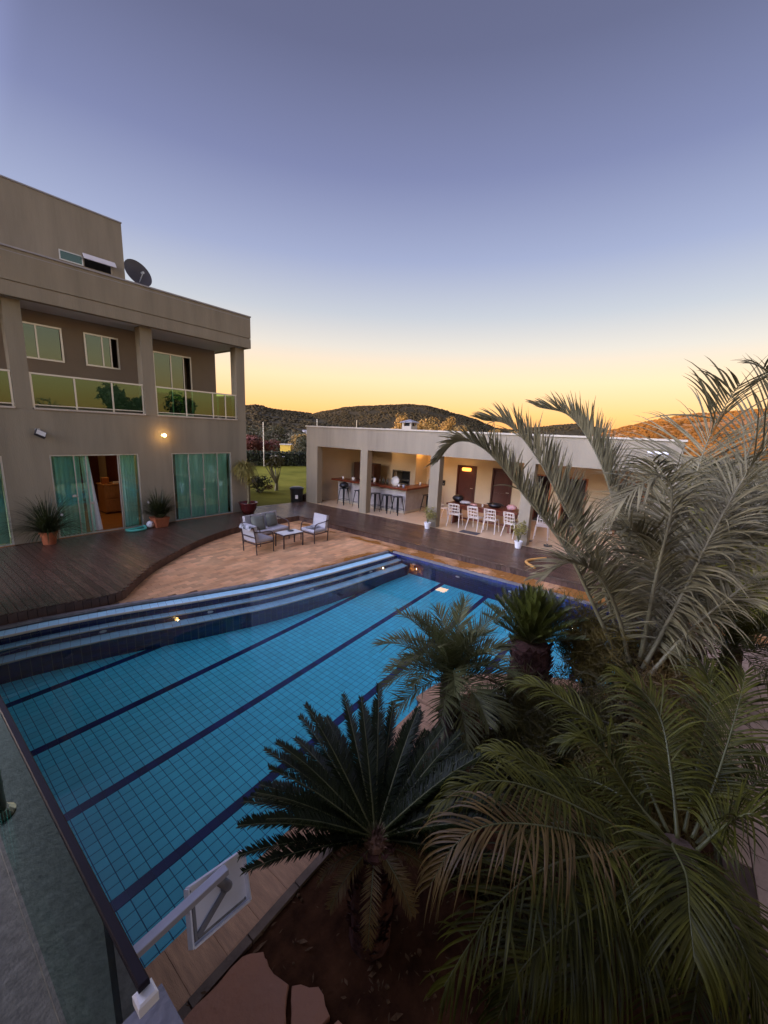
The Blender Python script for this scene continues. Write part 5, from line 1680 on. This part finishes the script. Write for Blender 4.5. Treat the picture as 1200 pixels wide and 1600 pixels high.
# twiggy olive shrubs
def twig_shrub(loc, h, r, n, seed, m, label, tw_len=.16):
    o = thing('twiggy_shrub', label, 'shrub', loc)
    rnd = random.Random(seed)
    st, tw = MB(), MB()
    tips = []
    for k in range(9):
        a, rr = rnd.uniform(0, 6.28), r*rnd.uniform(.2, .8)
        top = Vector((math.cos(a)*rr, math.sin(a)*rr, h*rnd.uniform(.55, .9)))
        mid = top*.5+Vector((rnd.gauss(0, .05), rnd.gauss(0, .05), .05))
        st.tube([(0, 0, 0), tuple(mid), tuple(top)], [.02, .014, .008], 5)
        tips += [top, mid*.4+top*.6, mid]
    for k in range(n):
        b_ = rnd.choice(tips)+Vector((rnd.gauss(0, r*.28), rnd.gauss(0, r*.28), rnd.gauss(.02, h*.13)))
        for q in range(5):
            d = Vector((rnd.gauss(0, 1), rnd.gauss(0, 1), rnd.gauss(.8, .8))).normalized()
            s = d.orthogonal().normalized()*.0045
            c = b_+Vector((rnd.gauss(0, .03), rnd.gauss(0, .03), rnd.gauss(0, .03)))
            s2 = d.cross(s)
            l = tw_len*rnd.uniform(.5, 1.1)
            tw.add([c-s, c+s, c+d*l+s*.5, c+d*l-s*.5], [(0, 1, 2, 3)])
            tw.add([c-s2, c+s2, c+d*l+s2*.5, c+d*l-s2*.5], [(0, 1, 2, 3)])
    link('branches', st, M['bark'], o)
    link('twigs', tw, m, o)
twig_shrub((5.42, .56, 0), 1.35, .55, 1100, 31, M['olive'], 'olive brown twiggy shrub between the upright cycad and the silver palm')
twig_shrub((5.0, -.22, 0), 1.0, .5, 800, 32, M['palmdry'], 'rusty brown twiggy shrub at the foot of the silver palm')
twig_shrub((4.5, -.45, 0), .8, .45, 500, 33, M['olive'], 'olive brown twiggy shrub between the green palm and the garden path')

twig_shrub((6.0, -.15, 0), 1.15, .45, 800, 37, M['palmdry'], 'rusty twiggy shrub under the silver palm beside the pool end')
twig_shrub((4.35, .62, 0), .75, .55, 900, 34, M['cover'], 'low yellowish green ferny shrub between the agave and the green palm', .2)
twig_shrub((3.55, .70, 0), .6, .5, 700, 35, M['cover'], 'low olive ferny shrub behind the dark foreground cycad', .2)
twig_shrub((3.7, -.1, 0), .7, .5, 700, 36, M['olive'], 'olive brown shrub close behind the green palm trunk', .18)

# low leaves covering the bed
gc = MB()
rnd = random.Random(77)
for k in range(9000):
    u, v = rnd.uniform(1.6, 6.0), rnd.uniform(-.75, 1.75)
    if not inpoly(u, v, BED): continue
    dens = noise.noise((u*1.1, v*1.1, 8))+.12*(u-2.6)
    if dens < .05 or (u < 2.4 and v > .6): continue
    a, e = rnd.uniform(0, 6.28), rnd.uniform(.5, 1.45)
    l = rnd.uniform(.08, .26)
    d = Vector((math.cos(a)*math.cos(e), math.sin(a)*math.cos(e), math.sin(e)))
    s = Vector((-math.sin(a), math.cos(a), 0))*rnd.uniform(.005, .012)
    p = Vector((u, v, -.01))
    m1 = p+d*l*.6
    tip = p+d*l+Vector((0, 0, -.03))
    gc.add([p-s, p+s, m1+s*.8, m1-s*.8, tip], [(0, 1, 2, 3), (3, 2, 4)])
tag(link('ground_cover', gc, M['cover']), 'low olive green leaves covering the soil between the palms', 'ground cover', kind='stuff')
gl_ = MB()
for k in range(1500):
    u, v = rnd.uniform(.35, 4.2), rnd.uniform(-.7, 1.90)
    if not inpoly(u, v, BED): continue
    if noise.noise((u*2.2, v*2.2, 4)) < -.05 and rnd.random() < .8: continue
    a = rnd.uniform(0, 6.28)
    l = rnd.uniform(.006, .03)*(2.2 if rnd.random() < .05 else 1)
    d = Vector((math.cos(a), math.sin(a), rnd.uniform(-.1, .3)))*l
    s = Vector((-math.sin(a), math.cos(a), rnd.uniform(-.4, .4)))*l*rnd.uniform(.12, .5)
    p = Vector((u, v, .004+.05*max(0, noise.noise((u*1.3, v*1.3, 2)))+.022*noise.noise((u*7, v*7, 5))+.008))
    gl_.add([p-d, p-s-d*.2, p+d, p+s+d*.15], [(0, 1, 2, 3)])
    if k % 5 == 0:                        # clods and pebbles
        r_ = rnd.uniform(.006, .022)
        gl_.blob((u+.05, v-.03, p.z-.004), (r_, r_, r_*.7), 5, 4, .3, k)
tag(link('fallen_leaves', gl_, mat('dry_litter', (.085, .042, .02), .95, .5, 30, spec=.1, color2=(.20, .12, .06))), 'dry leaf litter scattered on the red soil', 'leaf litter', kind='stuff')

# ------------------------------------------------------------------ garden behind
def leafy(n, c, r, size, seed, lumps=7, flat=1.0):
    """leaf clumps filling lumpy volumes"""
    rnd = random.Random(seed)
    L_ = []
    for k in range(lumps):
        a = rnd.uniform(0, 6.28)
        q = rnd.uniform(.0, .62)
        L_.append((Vector((c[0]+r[0]*q*math.cos(a), c[1]+r[1]*q*math.sin(a), c[2]+r[2]*rnd.uniform(-.55, .6))), rnd.uniform(.36, .58)))
    mb = MB()
    for k in range(n):
        cc, s_ = rnd.choice(L_)
        d = Vector((rnd.gauss(0, 1), rnd.gauss(0, 1), rnd.gauss(.15, 1))).normalized()
        p = cc+Vector((d.x*r[0], d.y*r[1], d.z*r[2]))*s_*rnd.uniform(.55, 1.05)
        nrm = (d+Vector((rnd.gauss(0, .6), rnd.gauss(0, .6), rnd.gauss(.3, .6)))).normalized()
        a = nrm.orthogonal().normalized()
        b = nrm.cross(a)
        th = rnd.uniform(0, 3.14)
        a, b = a*math.cos(th)+b*math.sin(th), b*math.cos(th)-a*math.sin(th)
        z = size*rnd.uniform(.6, 1.3)
        mb.add([p-a*z, p-b*z*.55, p+a*z, p+b*z*.55], [(0, 1, 2, 3)])
    return mb
def tree(name, label, loc, h, r, m, seed, n=900, leaf=.16, bare=.3, group=None, cat='tree'):
    o = thing(name, label, cat, loc, 0, group)
    rnd = random.Random(seed)
    tk = MB().tube(catmull([(0, 0, -.1), (rnd.uniform(-.1, .1)*h*.3, rnd.uniform(-.1, .1)*h*.3, h*bare), (0, 0, h*.62)], 8), [.05*h*.6, .045*h*.5, .04*h*.5, .036*h*.5, .03*h*.5, .026*h*.5, .02*h*.5, .015*h*.5, .01*h*.5], 8)
    for k in range(6):
        a = rnd.uniform(0, 6.28)
        z = h*rnd.uniform(bare, .55)
        tk.tube([(0, 0, z), (math.cos(a)*r*.35, math.sin(a)*r*.35, z+h*.15), (math.cos(a)*r*.7, math.sin(a)*r*.7, z+h*.24)], [.016*h*.5, .011*h*.5, .005*h*.5], 5)
    link('trunk', tk, M['bark'], o)
    link('crown', leafy(n, (0, 0, h*(1+bare)/2), (r, r, h*(1-bare)/2*1.05), leaf, seed+1, 9), m, o)
    return o
GRP = 'trees and bushes beyond the hedge'
for k, (x, y, h, r, m_, lab) in enumerate((
    (31.3, 45.2, 3.9, 3.2, 'tree', 'dark round tree beyond the hedge nearest the house wall'),
    (35.6, 48.3, 4.0, 3.4, 'tree', 'wide dark green tree above the middle of the hedge'),
    (38.6, 48.5, 4.1, 3.2, 'tree', 'olive green tree above the yellow box'),
    (38.8, 43.6, 3.7, 2.8, 'tree', 'dark tree beside the pavilion end wall beyond the hedge'),
    (30.9, 39.2, 2.6, 1.9, 'tree', 'low olive bush beyond the hedge behind the white pole'),
    (32.5, 36.2, 2.7, 1.8, 'tree', 'low grey green bush beyond the hedge close to the pavilion'),
    (34.5, 40.5, 3.0, 2.2, 'drytree', 'dull dry bush between the dark trees beyond the hedge'),
    (27.4, 44.6, 3.6, 2.8, 'tree', 'dark tree beyond the hedge half hidden by the house corner'),
    (23.6, 34.9, 2.6, 1.6, 'redleaf', 'red flowering bush beyond the hedge beside the house corner'),
    (25.6, 34.7, 2.2, 1.3, 'redleaf', 'lower red brown bush beyond the hedge beside the white pole'))):
    tree('bush' if h < 3.2 else 'tree', lab, (x, y, -.05), h, r, M[m_], 200+k*3, 1500, .13, .12, GRP, 'bush' if h < 3.2 else 'tree')
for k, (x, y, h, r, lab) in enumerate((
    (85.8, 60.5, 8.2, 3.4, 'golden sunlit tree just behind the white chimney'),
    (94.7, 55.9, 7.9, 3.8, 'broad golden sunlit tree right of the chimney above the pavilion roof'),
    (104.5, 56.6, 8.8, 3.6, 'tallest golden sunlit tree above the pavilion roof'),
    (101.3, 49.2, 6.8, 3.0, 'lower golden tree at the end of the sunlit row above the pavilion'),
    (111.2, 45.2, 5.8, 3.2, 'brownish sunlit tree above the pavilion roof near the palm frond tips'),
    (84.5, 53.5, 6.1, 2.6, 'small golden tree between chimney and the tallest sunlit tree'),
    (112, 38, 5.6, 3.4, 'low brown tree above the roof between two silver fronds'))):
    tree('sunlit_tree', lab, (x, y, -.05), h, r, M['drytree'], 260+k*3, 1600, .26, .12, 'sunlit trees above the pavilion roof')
# trees across the garden that the house windows reflect
for k, (x, y, h, r, lab) in enumerate(((16, -15, 7.0, 2.6, 'leafy tree across the side lawn, mirrored in the balcony glass'), (22, -18, 6.4, 2.4, 'lower leafy tree across the side lawn, mirrored in the balcony glass'))):
    tree('garden_tree', lab, (x, y, -.05), h, r, M['tree'], 300+k*3, 2200, .24, .35, 'tall trees across the side lawn')
hd = thing('hedge', 'long clipped dark hedge at the far side of the lawn', 'hedge', (23, 30.4, 0))
hb = MB()
rnd = random.Random(15)
HA, HB_ = Vector((9.0, 37.5, 0)), Vector((40.0, 21.8, 0))
dh = (HB_-HA).normalized()
nh = Vector((-dh.y, dh.x, 0))
Lh = (HB_-HA).length
for k in range(9000):
    s = rnd.uniform(0, Lh)
    face = rnd.random()
    if face < .55: off, z = -.55, rnd.uniform(0, 1.25)
    elif face < .85: off, z = rnd.uniform(-.55, .55), 1.25
    else: off, z = rnd.uniform(-.4, .4), rnd.uniform(.2, 1.2)
    p = HA+dh*s+nh*(off+rnd.gauss(0, .05))+Vector((0, 0, z+rnd.gauss(0, .05)+.07*noise.noise((s*.7, 0, 3))))
    d = Vector((rnd.gauss(0, 1), rnd.gauss(0, 1), rnd.gauss(0, 1))).normalized()
    a = d.orthogonal().normalized()*.10
    b = d.cross(a)*.6
    hb.add([p-a, p-b, p+a, p+b], [(0, 1, 2, 3)])
wpart('foliage', hb, M['hedge'], hd)
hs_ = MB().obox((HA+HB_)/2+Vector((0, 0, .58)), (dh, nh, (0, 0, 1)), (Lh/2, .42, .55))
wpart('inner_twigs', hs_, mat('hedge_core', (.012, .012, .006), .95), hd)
yb = thing('yellow_box', 'bright yellow boxy cabin just beyond the hedge', 'cabin', (25.6, 31.5, 0), rad(40))
link('body', MB().box(-.55, .55, -.5, .5, 0, 1.85, .02), mat('yellow_paint', (.62, .40, .04), .6, .1, 3), yb)
link('roof', MB().box(-.62, .62, -.57, .57, 1.855, 1.93), M['capw'], yb)
link('door', MB().box(-.2, .2, -.515, -.502, .1, 1.6), mat('yellow_door', (.45, .28, .03), .6), yb)
link('window', MB().box(.28, .48, -.512, -.502, 1.1, 1.5), M['dark'], yb)
def pole(loc, h, r, label):
    o = thing('pole', label, 'pole', loc, 0, 'thin pale poles behind the garden')
    link('shaft', MB().tube([(0, 0, 0), (0, 0, h)], [r, r*.8], 8), M['capw'], o)
    link('cap', MB().lathe([(r*1.1, h), (r*1.2, h+.05), (.005, h+.09)], 8), M['capw'], o)
pole((22.0, 30.2, -.02), 3.85, .055, 'thin pale pole standing in front of the hedge')
pole((34.3, 36.4, -.02), 4.65, .06, 'thin pale pole rising behind the near corner of the pavilion roof')
pole((41.4, 36.2, -.02), 4.85, .06, 'thin pale pole rising behind the pavilion roof before the chimney')
# small tree and shrub on the lawn
ft_ = thing('small_tree', 'small many stemmed tree with a rounded sparse crown on the lawn', 'tree', (14.03, 18.15, -.02))
rnd = random.Random(61)
br = MB()
br.tube([(0, 0, 0), (.02, 0, .5)], [.11, .09], 9)
for k in range(9):
    a = rnd.uniform(0, 6.28)
    r1, r2 = rnd.uniform(.15, .35), rnd.uniform(.3, .62)
    br.tube([(0, 0, .35), (math.cos(a)*r1, math.sin(a)*r1, rnd.uniform(.8, 1.1)), (math.cos(a)*r2, math.sin(a)*r2, rnd.uniform(1.4, 1.8))], [.05, .035, .015], 6)
link('trunk', br, M['rachis'], ft_)
link('crown', leafy(420, (0, 0, 1.62), (.72, .72, .42), .085, 62, 9), M['cover'], ft_)
for k, (x, y, z) in enumerate(((-.22, -.3, 1.98), (.36, -.2, 1.92))):
    mb = MB()
    for q in range(10):
        a = q*.63
        mb.add([(x, y, z), (x+.06*math.cos(a), y+.06*math.sin(a), z+.02), (x+.08*math.cos(a+.4), y+.08*math.sin(a+.4), z-.02)], [(0, 1, 2)])
    link('blossom', mb, M['white'], ft_)
sh = thing('flowering_shrub', 'low dark shrub with dull pink flowers on the lawn beside the maroon pot', 'shrub', (12.75, 17.95, -.02))
link('foliage', leafy(700, (-.1, .1, .5), (.85, .7, .55), .075, 64, 8), M['hedge'], sh)
link('flowers', leafy(160, (.45, -.1, .34), (.5, .45, .32), .05, 66, 4), M['redleaf'], sh)
link('stems', MB().tube([(0, 0, 0), (-.15, .1, .5)], .03, 6).tube([(.1, 0, 0), (.4, -.1, .35)], .025, 6), M['bark'], sh)
# bushes to the far side of the pavilion, behind the silver palm
for k, (x, y, h, r, lab) in enumerate(((16.5, -1.6, 2.6, 1.3, 'dark bush against the far end wall of the pavilion'), (20.5, -2.6, 3.0, 1.7, 'dark bush beyond the pavilion end, behind the silver palm'), (26, -4.6, 3.2, 2.0, 'olive bush at the far side of the side lawn'), (30, -1.5, 3.4, 2.2, 'larger olive bush beyond the pavilion end'))):
    tree('garden_bush', lab, (x, y, -.03), h, r, M['tree'], 330+k*3, 1300, .12, .08, 'bushes beyond the pavilion end', 'bush')

# ------------------------------------------------------------------ hills
def hill(name, sil, D, m, wood, near=.45, seed=0, clump=(.010, .018), nw=2600, extra=2.5):
    """a ridge whose crest stands at distance D along the listed bearings (degrees, elevation in degrees)"""
    sil = sorted(sil)
    rows, cols = 14, 90
    mb = MB()
    def crest(a):
        if a <= sil[0][0]: return sil[0][1]
        for (a0, e0), (a1, e1) in zip(sil, sil[1:]):
            if a <= a1:
                t_0 = (a-a0)/(a1-a0)
                t_0 = t_0*t_0*(3-2*t_0)*.5+t_0*.5
                return e0+(e1-e0)*t_0
        return sil[-1][1]
    def pt(a, q):
        """q 0..1 foot to crest, 1..1.6 down the back"""
        h = 3.5+D*math.tan(rad(crest(a)))
        rr = D*(near+(1-near)*min(q, 1))+(D*.6*(q-1) if q > 1 else 0)
        sh_ = (math.sin(math.pi*(min(q, 1)-.5))*.5+.5)**.9 if q <= 1 else max(0, 1-(q-1)/.6)
        x, y = rr*math.cos(rad(a)), rr*math.sin(rad(a))
        nz_ = noise.noise((x/D*9, y/D*9, seed))*.10+noise.noise((x/D*26, y/D*26, seed+4))*.05
        return Vector((x, y, -1+(h+1)*sh_*(1+nz_*(.3+.7*(1-min(q, 1))) if q < .97 else 1)))
    a0, a1 = sil[0][0], sil[-1][0]
    for j in range(rows+1):
        q = 1.6*j/rows
        for i in range(cols+1):
            mb.v.append(tuple(pt(a0+(a1-a0)*i/cols, q)))
    for j in range(rows):
        for i in range(cols):
            k = j*(cols+1)+i
            mb.f.append((k, k+1, k+cols+2, k+cols+1))
    o = tag(link(name, mb, m, smooth=True), kind='structure')
    wd = MB()
    rnd = random.Random(seed+50)
    for k in range(nw):
        a = rnd.uniform(a0, a1)
        q = rnd.uniform(.05, 1.04)
        p = pt(a, q)
        if noise.noise((p.x/D*14, p.y/D*14, seed+9)) < -.12 and rnd.random() < .8: continue
        s = D*rnd.uniform(*clump)*.5
        wd.blob((p.x, p.y, p.z+s*.12), (s, s, s*rnd.uniform(.35, .65)), 5, 3, .3, k)
    tag(link(name+'_woodland', wd, wood, smooth=True), 'woodland covering the '+name.replace('_', ' '), 'woodland', kind='stuff')
    return o
LEFT = [(72, 2.2), (66, 2.5), (59.59, 2.57), (56.05, 2.47), (54.99, 2.61), (54.01, 2.5), (52.77, 2.24), (50.66, 2.1), (48.07, 1.98), (46.31, 1.7), (43, .9), (38, .1)]
MAIN = [(54.0, .3), (51.51, 1.2), (48.06, 1.8), (45.43, 2.45), (42.33, 3.04), (39.2, 3.45), (36.5, 3.65), (33.8, 3.76), (31.56, 3.68), (29.31, 3.32), (27.06, 2.8), (24.83, 2.27), (23.05, 1.56), (21.28, 0.94), (18.5, 0.1)]
FAR = [(26, .6), (23.01, 1.22), (19.61, 1.01), (16.41, 1.47), (13.34, 1.91), (11.48, 2.04), (9.61, 1.71), (7.43, 1.24), (3, .5)]
RIGHT = [(11.5, .1), (9.47, 0.68), (7.46, 1.39), (5.85, 1.98), (4.27, 2.4), (2.45, 2.81), (0.7, 3.12), (-0.98, 3.35), (-3.1, 3.63), (-5.1, 3.83), (-7.9, 3.94), (-14, 3.8), (-22, 2.6)]
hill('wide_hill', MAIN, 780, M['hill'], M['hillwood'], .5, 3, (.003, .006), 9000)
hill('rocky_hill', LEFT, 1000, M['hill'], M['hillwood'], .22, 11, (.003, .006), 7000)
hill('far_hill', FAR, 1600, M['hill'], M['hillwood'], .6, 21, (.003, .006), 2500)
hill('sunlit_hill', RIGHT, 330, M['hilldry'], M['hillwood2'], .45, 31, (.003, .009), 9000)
# unseen ridge added to the west, shaped to keep low sun off the garden
rg = MB()
pd = Vector((math.sin(SUN_AZ), -math.cos(SUN_AZ), 0))
sd3 = Vector((math.cos(SUN_AZ), math.sin(SUN_AZ), 0))
for i in range(61):
    s = -150+i*4.0
    for j in range(13):
        d = 100+j*12
        q = math.sin(math.pi*j/12)
        e = min(1, (90-s)/22, (s+150)/30)
        p = sd3*d+pd*s
        rg.v.append((p.x, p.y, -1+max(0, e)*28*q*(1+.10*noise.noise((p.x*.05, p.y*.05, 6)))))
for i in range(60):
    for j in range(12):
        a = i*13+j
        rg.f.append((a, a+13, a+14, a+1))
tag(link('added_shade_ridge', rg, M['hill'], smooth=True), kind='structure')
